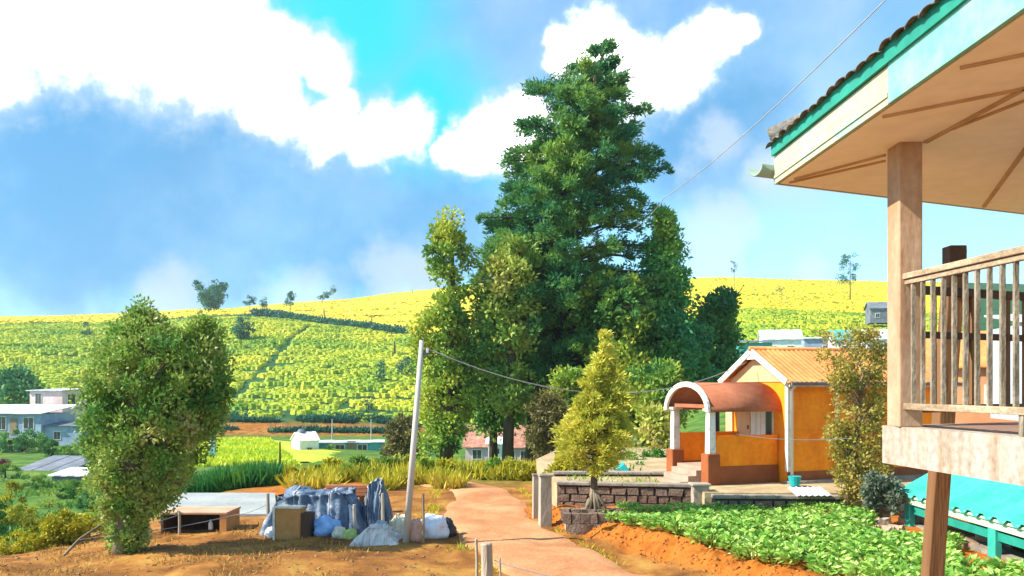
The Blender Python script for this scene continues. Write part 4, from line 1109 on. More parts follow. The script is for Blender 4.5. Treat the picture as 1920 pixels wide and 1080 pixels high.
M_pink = mat('pink_wall', (0.66, 0.46, 0.44), (0.76, 0.58, 0.56), 0.5, 0.85, fine=(2, 0.1))
M_blue = mat('blue_grey_wall', (0.20, 0.28, 0.38), (0.32, 0.40, 0.50), 0.5, 0.85, fine=(2, 0.1))
M_white = mat('white_wall', (0.62, 0.66, 0.68), (0.76, 0.78, 0.78), 0.6, 0.85, fine=(2, 0.08))
M_tealw = mat('teal_wall', (0.05, 0.30, 0.27), (0.10, 0.40, 0.35), 0.6, 0.8, fine=(2, 0.1))
M_tin = mat('tin_roof', (0.42, 0.45, 0.48), (0.60, 0.62, 0.64), 0.4, 0.5, 0.0, spec=0.5, fine=(1.5, 0.15))
M_tinw = mat('bright_tin_roof', (0.66, 0.68, 0.68), (0.78, 0.78, 0.76), 0.4, 0.5, fine=(1.5, 0.1))
M_redroof = mat('red_tile_roof', (0.30, 0.12, 0.08), (0.46, 0.24, 0.17), 0.9, 0.85, 0.2, fine=(3, 0.3))
M_dkroof = mat('slate_roof', (0.10, 0.12, 0.15), (0.18, 0.20, 0.23), 0.6, 0.7, fine=(2, 0.2))
M_lilac = mat('lilac_wall', (0.46, 0.34, 0.38), (0.56, 0.44, 0.47), 0.6, 0.85, fine=(2, 0.1))

a = P(112, 772, 108)
house('pink_house', 'pale pink two storey house with a flat grey roof on the far slope', (a.x, a.y, a.z - 2.5), R(-14), 5.2, 4.6, 5.3, M_pink, M_tin, [(-1.2, 4.3, 0.9, 1.3), (-1.2, 1.6, 0.9, 1.2)], 'shed', 0.25, [(-0.8, 4.1, 1.2, 1.5)], over=0.35)
a = P(38, 812, 100)
house('blue_grey_house', 'long blue grey house with a bright white roof below the pink house', (a.x, a.y, a.z), R(-8), 10.5, 6, 2.5, M_blue, M_tinw, [(-2.6, 1.4, 1.2, 1.5), (0.0, 1.4, 1.1, 1.5), (3.6, 1.4, 1.3, 1.3)], 'shed', 0.9, door=(1.6,), over=0.45)
a = P(112, 838, 98)
house('lean_to', 'shadowy blue lean-to shed attached below the pink house', (a.x + 1.5, a.y, a.z), R(-8), 5, 3, 2.6, M_blue, M_dkroof, [(-0.8, 1.5, 0.8, 0.9)], 'shed', 0.4, cat='shed')
a = P(112, 905, 68)
house('grey_roofed_house', 'low house under a wide dull grey sheet roof in the lower gardens', (a.x, a.y, a.z - 0.2), R(-10), 4.6, 4.2, 1.3, M_blue, M_dkroof, [(0.6, 0.7, 0.8, 0.6)], 'shed', 0.9, over=0.25)
a = P(148, 925, 58)
house('garden_shed', 'small dark sided shed with a pale tin roof beside the flared tree', (a.x, a.y, a.z), R(-6), 2.6, 2.2, 1.35, M_dkroof, M_tinw, [(-0.4, 0.7, 0.6, 0.6)], 'shed', 0.3, cat='shed', over=0.2)
a = P(650, 866, 92)
house('teal_house', 'long teal walled house with a pale roof edge and white gable end', (a.x, a.y, a.z + 0.5), R(6), 8.4, 3, 1.75, M_tealw, M_tin, [(-0.6, 1.0, 1.0, 1.1), (1.9, 1.0, 1.0, 1.1)], 'shed', 0.06, door=(0.7,), over=0.2)
a = P(572, 864, 88)
house('white_cottage', 'small white cottage with a dark roof tank beside the teal house', (a.x, a.y, a.z), R(32), 2.1, 3.0, 2.3, M_white, M_tinw, [(0.0, 1.2, 0.5, 0.7)], 'gable', 0.8, over=0.15)
b = P(565, 815, 88)
o = MB().tube([b - Vector((0, 0, .55)), b + Vector((0, 0, 0.35)), b + Vector((0, 0, 0.55)), b + Vector((0, 0, 0.62))], [0.5, 0.5, 0.32, 0.2], 14)
single(o.build('water_tank', M_dkroof, smooth=False), 'dark round water tank on the white cottage roof', 'tank', base=b - Vector((0, 0, .55)))
a = P(940, 868, 84)
house('red_roof_bungalow', 'lilac walled bungalow with a patchy red tile roof below the conifer', (a.x, a.y, a.z), R(-6), 6.8, 5, 2.0, M_lilac, M_redroof, [(-2.2, 1.1, 0.9, 0.9), (1.2, 1.0, 0.9, 0.9), (2.6, 1.0, 0.6, 0.9)], 'gable', 1.9, door=(0.0,), over=0.3)
a = P(932, 866, 78)
house('white_porch_hut', 'small white hut with a pale tin roof in front of the red roofed bungalow', (a.x, a.y, a.z), R(-4), 1.6, 1.6, 1.9, M_white, M_tinw, [(0.1, 1.1, 0.4, 0.5)], 'gable', 0.45, cat='hut', over=0.25)
# hillside cottages on the far side
for (px, py, Y, w, h, wl, rf_, kind, lab, wins) in (
        (1462, 664, 118, 5.4, 2.2, M_white, M_tinw, 'gable', 'white gabled cottage on the hillside above the orange roof', [(-1.2, 1.2, 0.9, 1.0), (1.2, 1.2, 0.9, 1.0)]),
        (1535, 656, 124, 5.0, 1.6, M_blue, M_tin, 'shed', 'low grey shed between the hillside cottages', [(0.6, 0.8, 0.8, 0.7)]),
        (1592, 662, 116, 5.0, 2.0, M_white, M_tealw, 'gable', 'white hillside cottage with a greenish roof', [(-1.0, 1.1, 0.8, 0.9), (1.0, 1.1, 0.8, 0.9)]),
        (1648, 660, 112, 4.0, 1.8, M_white, M_tin, 'gable', 'small pale hillside cottage behind the balcony post', [(-0.6, 1.0, 0.7, 0.8)]),
        (1648, 598, 170, 4.5, 2.2, M_dkroof, M_dkroof, 'gable', 'dark hut high among the tea on the hill', [(-0.8, 1.2, 0.8, 0.8)]),
        (1412, 668, 100, 4.0, 1.6, M_tealw, M_dkroof, 'shed', 'dark teal shed beside the broadleaf tree', [(0.3, 0.8, 0.6, 0.6)])):
    a = P(px, py, Y)
    house('hillside_cottage', lab, (a.x, a.y, a.z - 0.6), R(-10), w, 4.0, h + 0.6, wl, rf_, wins, kind, 1.3 if kind == 'gable' else 0.4, over=0.3, cat='cottage')
a = P(1850, 790, 40)
house('terracotta_house', 'terracotta walled house with an orange roof seen through the balcony railing', (a.x - 0.8, a.y, a.z), R(-28), 6.0, 5, 2.8, mat('terracotta_wall', (0.52, 0.20, 0.09), (0.62, 0.27, 0.13), 0.8, 0.85), M_rooft, [(1.0, 1.3, 0.9, 0.9)], 'gable', 1.6, over=0.3)
a = P(1925, 770, 34)
house('blue_house', 'tall pale blue walled house seen through the balcony railing', (a.x + 1.2, a.y, a.z), R(-12), 3.6, 4, 3.6, mat('pale_blue_wall', (0.34, 0.42, 0.54), (0.44, 0.52, 0.62), 0.8, 0.85), M_tin, [(-0.6, 2.2, 0.7, 0.9)], 'shed', 0.6, over=0.2)

# turquoise tarp tent behind the wall
b = P(1160, 889, 26)
o = MB(); w2, d2, h2 = 0.52, 0.5, 0.36
o.add([(b.x - w2, b.y - d2, b.z - 0.15), (b.x + w2, b.y - d2, b.z - 0.15), (b.x + w2, b.y + d2, b.z - 0.15), (b.x - w2, b.y + d2, b.z - 0.15), (b.x + 0.12, b.y - d2 * 0.8, b.z + h2), (b.x + 0.2, b.y + d2 * 0.8, b.z + h2)],
      [(0, 1, 4), (1, 2, 5, 4), (2, 3, 5), (3, 0, 4, 5), (0, 3, 2, 1)])
M_turq = mat('turquoise_tarp', (0.01, 0.34, 0.36), (0.02, 0.44, 0.45), 2, 0.6, 0.2)
single(o.build('tarp_tent', M_turq), 'turquoise tarp pitched like a little tent behind the garden wall', 'tarp', base=(b.x, b.y, b.z - 0.15))
# white picket fence far behind
a0, a1 = P(1178, 846, 38), P(1268, 846, 38)
r = thing('picket_fence', 'white picket fence glimpsed beyond the golden conifer', 'fence', a0)
for i in range(15):
    p = a0.lerp(a1, i / 14); MB().box((p.x, p.y, p.z + 0.2), (0.11, 0.03, 0.8)).build('picket', M_trim, r)
for z in (0.05, 0.4): MB().bar(a0 + Vector((0, 0.04, z)), a1 + Vector((0, 0.04, z)), 0.03, 0.07).build('rail', M_trim, r)
# garden bits on the terrace
b = P(1490, 905, 21.8)
o = MB().tube([(b.x, b.y, TZ), (b.x, b.y, TZ + 0.02), (b.x, b.y, TZ + 0.24), (b.x, b.y, TZ + 0.28)], [0.10, 0.12, 0.17, 0.18], 14)
single(o.build('plant_pot', M_turq, smooth=False), 'small teal pot standing by the corner of the orange house', 'pot', base=(b.x, b.y, TZ))
o = MB(); rows = 13
vs = [(7.15 + 0.9 * k / (rows - 1), yy, EZ - 2.74 + 0.03 * (k % 2) + (0.12 if yy > 20.4 else 0)) for k in range(rows) for yy in (20.05, 20.75)]
vs += [(x, y, z - 0.012) for x, y, z in vs]
fs = []
for k in range(rows - 1): fs += [(2 * k, 2 * k + 2, 2 * k + 3, 2 * k + 1), (2 * rows + 2 * k, 2 * rows + 2 * k + 1, 2 * rows + 2 * k + 3, 2 * rows + 2 * k + 2), (2 * k, 2 * rows + 2 * k, 2 * rows + 2 * k + 2, 2 * k + 2)]
o.add(vs, fs)
single(o.build('tin_sheet', M_tinw), 'loose corrugated tin sheet lying on the low mossy wall', 'sheet', base=(7.6, 20.4, EZ - 2.75))
# rubble at the end of the bed
rgx = random.Random(5)
M_rock = mat('rubble_stone', (0.26, 0.17, 0.11), (0.46, 0.34, 0.24), 3, 0.95, 0.4, fine=(10, 0.2))
ROCKS = []
for i in range(6):
    m_ = stone_mesh(50 + i); m_.materials.clear(); m_.materials.append(M_rock); ROCKS.append(m_)
for i in range(46):
    px, Y = rgx.uniform(1600, 1760), rgx.uniform(16.6, 18.6)
    if i > 30: px, Y = rgx.uniform(1770, 1905), rgx.uniform(15.5, 17.0)
    b = on(px, Y); s = rgx.uniform(0.14, 0.34)
    o = bpy.data.objects.new('rubble_stone', ROCKS[i % 6]); COL.objects.link(o); o.location = (b.x, b.y, b.z + s * 0.28); o.scale = (s, s * 0.9, s * 0.8)
    o.rotation_euler = (rgx.uniform(-.4, .4), rgx.uniform(-.4, .4), rgx.uniform(0, 6))
    tag(o, 'loose brownish rubble stone lying between the seedling bed and green coop', 'stone', 'loose rubble stones past the bed')

# ------------------------------------------------------------------ balcony pavilion
M_slab = mat('stained_slab', (0.38, 0.345, 0.30), (0.15, 0.05, 0.02), 4.6, 0.85, 0.3, (1, 1, 0.13), c3=(0.34, 0.26, 0.19), fine=(18, 0.22), lo=0.42, hi=0.70)
M_deck = mat('deck_floor', (0.26, 0.15, 0.11), (0.38, 0.25, 0.19), 2.5, 0.9, 0.2)
M_colm = mat('plaster_column', (0.36, 0.20, 0.11), (0.54, 0.37, 0.25), 2.2, 0.85, 0.2, (1, 1, 0.35), fine=(16, 0.1))
M_soff = mat('soffit_board', (0.82, 0.75, 0.66), (0.88, 0.82, 0.74), 0.9, 0.8, 0.05, fine=(5, 0.05))
M_batt = mat('soffit_batten', (0.40, 0.25, 0.14), (0.52, 0.34, 0.20), 3, 0.8)
M_mint = mat('mint_paint', (0.10, 0.42, 0.34), (0.26, 0.52, 0.44), 2.2, 0.6, 0.1, fine=(14, 0.10))
M_cream = mat('cream_paint', (0.50, 0.44, 0.28), (0.26, 0.48, 0.36), 1.6, 0.7, 0.1, (0.6, 0.6, 2.5), fine=(14, 0.10), lo=0.45, hi=0.7)
M_green = mat('deep_green_paint', (0.01, 0.20, 0.15), (0.02, 0.29, 0.21), 2.5, 0.6, 0.1)
M_tile = mat('weathered_tile', (0.09, 0.09, 0.085), (0.22, 0.205, 0.18), 5, 0.9, 0.4, fine=(20, 0.25))
M_railt = mat('railing_wood', (0.22, 0.15, 0.09), (0.48, 0.36, 0.24), 9, 0.75, 0.3, (1, 0.25, 0.6), fine=(40, 0.2))
M_balu = mat('baluster_wood', (0.13, 0.105, 0.07), (0.32, 0.27, 0.20), 9, 0.8, 0.3, (1, 1, 0.3), fine=(40, 0.2))
M_darkw = mat('dark_timber', (0.055, 0.030, 0.020), (0.11, 0.062, 0.040), 5, 0.8, 0.3, (1, 1, 0.2))
M_brownp = mat('brown_timber', (0.15, 0.07, 0.028), (0.24, 0.12, 0.05), 4, 0.75, 0.25, (1, 1, 0.12))

ZS = EZ + 2.1                   # underside of the eaves
ZD = EZ - 0.334                 # deck level
PV = thing('balcony_pavilion', 'balcony with tiled mint edged eaves, plastered column and timber railing', 'pavilion', (3.4, 6.9, ground(3.4, 6.9)))
# deck
C0 = Vector((3.31, 7.15)); dside = Vector((0.113, -1.0)).normalized(); dfar = Vector((0.924, 0.383))
n0 = C0 + dside * 6.0; f0 = C0 + dfar * 4.6
MB().slab([(C0.x, C0.y), (n0.x, n0.y), (8.6, n0.y), (8.6, f0.y + 0.4), (f0.x, f0.y)], EZ - 0.68, ZD - 0.012).build('deck_slab', M_slab, PV)
i0 = C0 + dside * 0.25 + Vector((0.22, 0)); i1 = n0 + Vector((0.22, 0)); i2 = f0 + Vector((-0.1, -0.2))
MB().slab([(i0.x, i0.y), (i1.x, i1.y), (8.5, i1.y), (8.5, i2.y), (i2.x, i2.y)], ZD - 0.05, ZD - 0.002).build('deck_floor', M_deck, PV)
# corner column
MB().box((3.425, 6.98, (ZS + ZD) / 2), (0.20, 0.24, ZS - ZD + 0.03), -0.02).build('column', M_colm, PV, bevel=0.012)
for (x, y) in ((7.6, 2.0), (7.6, 8.6)): MB().box((x, y, (ZS + ZD) / 2), (0.20, 0.24, ZS - ZD + 0.03)).build('column', M_colm, PV, bevel=0.012)
# legs under the deck
for (x, y) in ((3.9, 2.2), (8.0, 2.2), (8.2, 8.2)):
    g = ground(x, y); MB().box((x, y, (g - 0.2 + EZ - 0.66) / 2), (0.25, 0.25, EZ - 0.66 - g + 0.2)).build('deck_pillar', M_colm, PV)
# near railing
RL = MB(); a = Vector((3.36, 6.9, 0)); rail0 = C0 + dside * 0.18 + Vector((0.05, 0))
def rp(s, z): q = rail0 + dside * s; return Vector((q.x, q.y, EZ + z))
top = MB().bar(rp(-0.02, 0.945), rp(5.6, 0.945), 0.085, 0.05).build('top_rail', M_railt, PV, bevel=0.006)
MB().bar(rp(-0.02, 0.895), rp(5.6, 0.895), 0.05, 0.04).build('upper_rail', M_railt, PV, bevel=0.005)
MB().bar(rp(-0.02, -0.17), rp(5.6, -0.17), 0.075, 0.055).build('bottom_rail', M_railt, PV, bevel=0.006)
bm_ = MB().box((0, 0, 0), (0.031, 0.031, 1.03)).mesh('baluster'); bm_.materials.append(M_balu)
l = PV['_o']
for i in range(42):
    q = rp(0.06 + 0.131 * i, 0.366)
    child('baluster', bm_, PV, (q.x - l[0], q.y - l[1], q.z - l[2]), (0, 0, -0.11))
for s in (1.45, 2.9, 4.35): q = rp(s, 0); MB().bar((q.x, q.y, ZD - 0.01), (q.x, q.y, EZ - 0.15), 0.05, 0.05).build('rail_foot', M_balu, PV)
# far railing of dark timber
fr0 = C0 + dfar * 0.12 + Vector((0.02, -0.06))
def fp(s, z): q = fr0 + dfar * s; return Vector((q.x, q.y, EZ + z))
for z, w in ((0.875, 0.075), (0.47, 0.06)): MB().bar(fp(-0.02, z), fp(4.3, z), 0.06, w).build('far_rail', M_darkw, PV)
MB().bar(fp(-0.02, -0.20), fp(4.3, -0.20), 0.06, 0.07).build('far_rail', M_brownp, PV)
bm2 = MB().box((0, 0, 0), (0.035, 0.035, 1.06)).mesh('far_baluster'); bm2.materials.append(M_brownp)
for i in range(17):
    if i in (2,): continue
    q = fp(0.20 + 0.245 * i, 0.33); child('far_baluster', bm2, PV, (q.x - l[0], q.y - l[1], q.z - l[2]), (0, 0, 0.4))
# leaning timber post that carries the far edge
t0 = P(1791, 468, 7.55); b0 = P(1748, 1080, 7.55); k = (b0.x - t0.x) / (b0.z - t0.z); zg = ground(b0.x - 0.1, 7.55) - 0.3
MB().bar((t0.x + k * (zg - t0.z), 7.55, zg), (t0.x, 7.55, t0.z), 0.15, 0.15).build('timber_post', M_brownp, PV, bevel=0.01)
MB().box((t0.x - 0.008, 7.55, t0.z - 0.12), (0.156, 0.156, 0.30)).build('post_cap', M_darkw, PV, bevel=0.01)
# soffit
E1 = Vector((2.74, 8.30)); E0 = Vector((2.98, 0.6)); E2 = E1 + Vector((0.924, 0.383)) * 6.2
ins = 0.03
MB().slab([(E1.x + ins, E1.y - ins), (E0.x + ins, E0.y), (9.0, E0.y), (9.0, E2.y + 0.1), (E2.x, E2.y - ins)], ZS, ZS + 0.03).build('soffit', M_soff, PV)
def sp(px, py): return P(px, py, 2.1 * F / (HY - py))
def batten(a, b, ext0=0.0, ext1=1.0, w=0.03):
    a, b = sp(*a), sp(*b); d_ = b - a; a2 = a - d_ * ext0; b2 = a + d_ * ext1
    for p in (a2, b2): p.z = ZS - 0.008
    MB().bar(a2, b2, w, 0.02).build('batten', M_batt, PV)
batten((1655, 217), (1920, 164), 0, 3.0); batten((1735, 265), (1920, 165), 0, 2.6, 0.04); batten((1785, 240), (1920, 187), 0, 2.5, 0.025)
batten((1845, 386), (1920, 282), 0, 1.6, 0.04); batten((1490, 334), (1660, 289), 0, 1.0, 0.025); batten((1480, 341), (1660, 300), 0, 1.0, 0.02)
batten((1800, 125), (1920, 100), 0, 2.0, 0.03)
# fascia boards along the near eave: the nearer one is fresher mint
de = (E0 - E1).normalized(); ne = Vector((-1, 0))
def ep(s, z, out=0.0): q = E1 + de * s + ne * out; return Vector((q.x, q.y, z))
MB().bar(ep(-0.02, ZS + 0.145), ep(2.35, ZS + 0.145), 0.03, 0.29).build('fascia_board', M_cream, PV, bevel=0.004)
MB().bar(ep(2.353, ZS + 0.15, 0.006), ep(7.6, ZS + 0.15, 0.006), 0.03, 0.30).build('fascia_board', M_mint, PV, bevel=0.004)
MB().bar(ep(-0.02, ZS + 0.07, 0.02), ep(2.35, ZS + 0.07, 0.02), 0.012, 0.03).build('fascia_bead', M_cream, PV)
MB().bar(ep(-0.02, ZS + 0.36, 0.03), ep(7.6, ZS + 0.36, 0.03), 0.03, 0.13).build('tilting_board', M_green, PV)
ef = Vector((0.924, 0.383))
def fe(s, z, out=0.0): q = E1 + ef * s + Vector((-0.383, 0.924)) * out; return Vector((q.x, q.y, z))
MB().bar(fe(0.02, ZS + 0.145), fe(6.2, ZS + 0.145), 0.03, 0.29).build('fascia_board', M_cream, PV)
MB().bar(fe(0.02, ZS + 0.36, 0.03), fe(6.2, ZS + 0.36, 0.03), 0.03, 0.13).build('tilting_board', M_green, PV)
# half-round gutter along the far eave, its end sticking out past the corner
b = MB(); n = 8; vs = []; fs = []
for s in (-0.16, 6.2):
    for k in range(n + 1):
        th = math.pi * k / n; p = fe(s, ZS + 0.20 - 0.10 * math.sin(th), 0.13 - 0.11 * math.cos(th)); vs.append(p)
    for k in range(n + 1):
        th = math.pi * k / n; p = fe(s, ZS + 0.20 - 0.088 * math.sin(th), 0.13 - 0.098 * math.cos(th)); vs.append(p)
q = n + 1
for k in range(n): fs += [(k, k + 1, 2 * q + k + 1, 2 * q + k), (q + k, 3 * q + k, 3 * q + k + 1, q + k + 1), (k, q + k, q + k + 1, k + 1)]
b.add(vs, fs); b.build('gutter', mat('old_gutter', (0.16, 0.26, 0.20), (0.30, 0.40, 0.32), 4, 0.7), PV, smooth=True)
# roof deck and tiles
AP = Vector((6.2, 6.6, ZS + 1.75)); A0 = Vector((6.2, 0.6, ZS + 1.75))
e1, e0, e2 = ep(0, ZS + 0.42), ep(7.6, ZS + 0.42), fe(6.2, ZS + 0.42)
b = MB(); b.add([e0, e1, AP, A0, e2, Vector((9.0, 0.6, ZS + 1.75)), Vector((9.2, 6.6, ZS + 1.75))], [(0, 3, 2, 1), (1, 2, 6, 4), (3, 5, 6, 2)]); b.build('roof_deck', M_darkw, PV)
tb = MB(); n = 8; vs = []; fs = []
for (y, zz, rad) in ((-0.08, -0.02, 0.105), (0.42, 0.0, 0.095)):
    for rr in (rad, rad - 0.016):
        for k in range(n + 1):
            th = math.pi * (0.08 + 0.84 * k / n); vs.append((rr * math.cos(th), y, zz + 0.36 * rr * math.sin(th)))
q = n + 1
for k in range(n): fs += [(k, 2 * q + k, 2 * q + k + 1, k + 1), (q + k, q + k + 1, 3 * q + k + 1, 3 * q + k), (k, k + 1, q + k + 1, q + k)]
fs += [(0, q, 3 * q, 2 * q), (n, 2 * q + n, 3 * q + n, q + n)]
tb.add(vs, fs); tm = tb.mesh('roof_tile', True); tm.materials.append(M_tile)
rgt = random.Random(8)
slope = math.atan2(1.33, 3.3)
cnt = 0
for row in range(6):
    for i in range(41):
        s = 0.03 + i * 0.185
        base_ = ep(s, ZS + 0.42); inn = 0.36 * row
        p = base_ + Vector((inn * math.cos(slope), 0, inn * math.sin(slope) + 0.012 * row)) + Vector((-0.02, 0, 0.02))
        if p.y > E1.y - 0.02 - inn * 0.35: continue
        child('roof_tile', tm, PV, (p.x - l[0], p.y - l[1], p.z - l[2] + rgt.uniform(-0.012, 0.012)), (slope + rgt.uniform(-0.07, 0.07), rgt.uniform(-0.08, 0.08), -math.pi / 2 + rgt.uniform(-0.09, 0.09)))
b = MB(); b.tube([e1 + Vector((-0.05, 0.05, 0.08)), AP + Vector((0, 0, 0.1))], 0.10, 8); b.build('hip_cap', M_tile, PV, smooth=True)

# ------------------------------------------------------------------ green coop beside the bed
M_tq = mat('turquoise_roof', (0.02, 0.32, 0.25), (0.06, 0.42, 0.34), 1.5, 0.5, 0.05)
M_tqd = mat('faded_green', (0.30, 0.58, 0.38), (0.56, 0.66, 0.42), 2.5, 0.7, 0.1, (1, 0.3, 2))
CX = 8.85; ZF = EZ - 2.50
CP = thing('green_coop', 'low turquoise coop with ribbed sloping roof and pale green fascia under the balcony', 'coop', (CX, 15.0, ground(CX, 15)))
MB().bar((CX, 18.1, ZF - 0.04), (CX, 10.5, ZF - 0.04), 0.05, 0.14).build('fascia', M_tqd, CP, bevel=0.006)
MB().bar((CX - 0.03, 18.1, ZF + 0.06), (CX - 0.03, 10.5, ZF + 0.06), 0.06, 0.05).build('eave_strip', M_tqd, CP)
MB().bar((CX + 0.06, 18.05, ZF - 0.24), (CX + 0.06, 10.5, ZF - 0.24), 0.05, 0.16).build('beam', M_green, CP)
for i in range(19):
    y0 = 18.2 - i * 0.41; b = MB(); m_ = 8; vs = []
    for k in range(m_ + 1):
        y = y0 - 0.41 * k / m_; h = 0.085 * max(-0.5, min(0.5, 1.3 * math.cos(2 * math.pi * k / 8)))
        vs += [(CX - 0.10, y, ZF + 0.10 + h), (CX + 1.7, y, ZF + 1.10 + h)]
    vs += [(x, y, z - 0.012) for x, y, z in vs]; o2 = 2 * (m_ + 1); fs = []
    for k in range(m_): fs += [(2 * k, 2 * k + 2, 2 * k + 3, 2 * k + 1), (o2 + 2 * k, o2 + 2 * k + 1, o2 + 2 * k + 3, o2 + 2 * k + 2), (2 * k, o2 + 2 * k, o2 + 2 * k + 2, 2 * k + 2)]
    b.add(vs, fs); b.build('roof_sheet', M_tq, CP)
for y in (17.9, 14.75, 10.9):
    g = ground(CX, y); MB().box((CX + 0.05, y, (g - 0.2 + ZF - 0.1) / 2), (0.13, 0.24, ZF - 0.1 - g + 0.2)).build('post', M_tq, CP, bevel=0.01)
MB().box((CX + 1.62, 14.3, EZ - 2.3), (0.05, 7.4, 2.2)).build('back_wall', M_green, CP)
MB().box((CX + 0.35, 14.3, EZ - 3.25), (0.5, 7.2, 0.35)).build('sill_wall', M_cope, CP)

# ------------------------------------------------------------------ seedling bed
M_seed = foliage('seedling_leaf', [(0.08, 0.22, 0.03), (0.17, 0.35, 0.05), (0.29, 0.45, 0.08), (0.50, 0.60, 0.22)], 0.3, 1.2, 0.45, 0.65)
PM = []
for k in range(6):
    rg = np.random.default_rng(200 + k); n = 100
    th = rg.uniform(0, 2 * np.pi, n); rr = 0.20 * np.sqrt(rg.random(n)); hh = 0.06 + (0.30 - 0.5 * rr) * rg.random(n) ** 0.6
    pos = np.stack([rr * np.cos(th) * 0.6, rr * np.sin(th) * 0.6, hh], 1); ax = np.stack([np.cos(th), np.sin(th), rg.uniform(0.0, 0.9, n)], 1) + rg.normal(0, 0.3, (n, 3))
    v, f = leaves(pos, ax, 0.105, 0.055, rg, 0.15)
    ns = 6; sp_ = np.zeros((ns, 3)); sa = rg.normal(0, 0.35, (ns, 3)); sa[:, 2] = 1
    v2, f2 = leaves(sp_, sa, 0.30, 0.02, rg, 0.1)
    me = np_mesh('seedling', np.concatenate([v, v2]), np.concatenate([f, f2 + len(v)]), rg.random(n + ns)); me.materials.append(M_seed); PM.append(me)
rg = random.Random(17); cnt = 0
y = 20.15
while y > 12.2 and cnt < 330:
    x = float(bank_x(y)) + (0.75 if y < 19.4 else 1.5) + rg.uniform(0, 0.3)
    if y > 19.2: x = max(x, 2.75)
    while x < 8.75:
        if y > 16 and x > 7.2 and HX + F * x / y > 1625: break
        xx, yy = x + rg.uniform(-.08, .08), y + rg.uniform(-.08, .08)
        pq = HX + F * xx / yy
        if pq < 1960 and not (pq > 1790 and yy > 13.3) and rg.random() < 0.94:
            o = bpy.data.objects.new('seedling', PM[cnt % 6]); COL.objects.link(o)
            s = rg.uniform(0.62, 0.85) if yy > 18.3 else rg.uniform(0.85, 1.2); o.location = (xx, yy, ground(xx, yy) - 0.02); o.scale = (s * 1.15 + 0.12, s * 1.15 + 0.12, s); o.rotation_euler = (rg.uniform(-.1, .1), rg.uniform(-.1, .1), rg.uniform(0, 6.28))
            tag(o, 'bright green leafy seedling growing in the crowded garden bed', 'seedling', 'seedlings in the garden bed'); cnt += 1
        x += 0.345 if y > 14.5 else 0.38
    y -= 0.36
print('seedlings', cnt)

# ------------------------------------------------------------------ yard clutter
M_tarp = mat('blue_tarp', (0.05, 0.085, 0.145), (0.46, 0.49, 0.53), 3.2, 0.5, 0.3, c3=(0.10, 0.15, 0.23), spec=0.5, lo=0.38, hi=0.74)
M_card = mat('orange_board', (0.46, 0.20, 0.06), (0.58, 0.29, 0.10), 2.5, 0.8, 0.05)
M_bagb = mat('blue_bag', (0.16, 0.34, 0.66), (0.28, 0.46, 0.76), 5, 0.4, 0.3, spec=0.5)
M_bagc = mat('cream_bag', (0.62, 0.56, 0.38), (0.74, 0.70, 0.56), 5, 0.6, 0.3)
M_bagg = mat('green_bag', (0.34, 0.46, 0.08), (0.46, 0.56, 0.18), 5, 0.5, 0.3)
M_bagw = mat('white_bag', (0.60, 0.64, 0.72), (0.80, 0.82, 0.86), 4, 0.5, 0.3)
M_sackp = mat('pink_sack', (0.50, 0.26, 0.20), (0.62, 0.38, 0.30), 4, 0.8, 0.3)
M_cloth = mat('pale_cloth', (0.52, 0.46, 0.42), (0.72, 0.67, 0.62), 4, 0.85, 0.3)
M_black = mat('black_plastic', (0.02, 0.02, 0.025), (0.05, 0.05, 0.06), 4, 0.4)


def cover(name, label, px0, px1, top, Y, depth, m, seed, cat='tarp', fold=0.10, flat=0.72):
    """cloth thrown over a bulk standing on the ground"""
    a, b = on(px0, Y), on(px1, Y); w = b.x - a.x; zb = min(a.z, b.z) - 0.05; h = P(px0, top, Y).z - zb
    nu, nv = 60, 36; V = np.zeros((nv, nu, 3))
    for j in range(nv):
        for i in range(nu):
            u, v = i / (nu - 1) * 2 - 1, j / (nv - 1) * 2 - 1
            e = max(abs(u), abs(v)); z = 1.0 if e < flat else max(0.0, 1 - ((e - flat) / (1 - flat)) ** 1.6)
            squash = 0.80 + 0.2 * min(1, (1 - z) * 1.4)
            x = (a.x + b.x) / 2 + u * w / 2 * (squash if abs(u) > flat else 1); y = Y + v * depth / 2 * (squash if abs(v) > flat else 1)
            nz = mn.noise((u * 2.2 + seed, v * 2.2, 0.3)) ; nf = mn.noise((u * 9 + seed, v * 9, z * 0.4))
            V[j, i] = (x + fold * nf * 0.6, y + fold * mn.noise((u * 8, v * 3 + seed, z * 0.4)), zb + h * z * (1 + 0.16 * nz) + fold * 0.45 * nf * z)
    idx = np.arange(nu * nv).reshape(nv, nu); f = np.stack([idx[:-1, :-1], idx[:-1, 1:], idx[1:, 1:], idx[1:, :-1]], 2).reshape(-1, 4)
    c = np.array([(a.x + b.x) / 2, Y, zb])
    me = np_mesh(name, V.reshape(-1, 3) - c, f, smooth=True); me.materials.append(m)
    o = bpy.data.objects.new(name, me); COL.objects.link(o); o.location = c; o['_o'] = tuple(c)
    if cat == 'tarp':
        for i in (int(nu * 0.3), int(nu * 0.66)):
            MB().tube([Vector(V[j, i]) + Vector((0, -0.012, 0.012)) for j in range(1, nv - 1)], 0.011, 5).build('rope', M_cloth, o, smooth=True)
    return tag(o, label, cat)


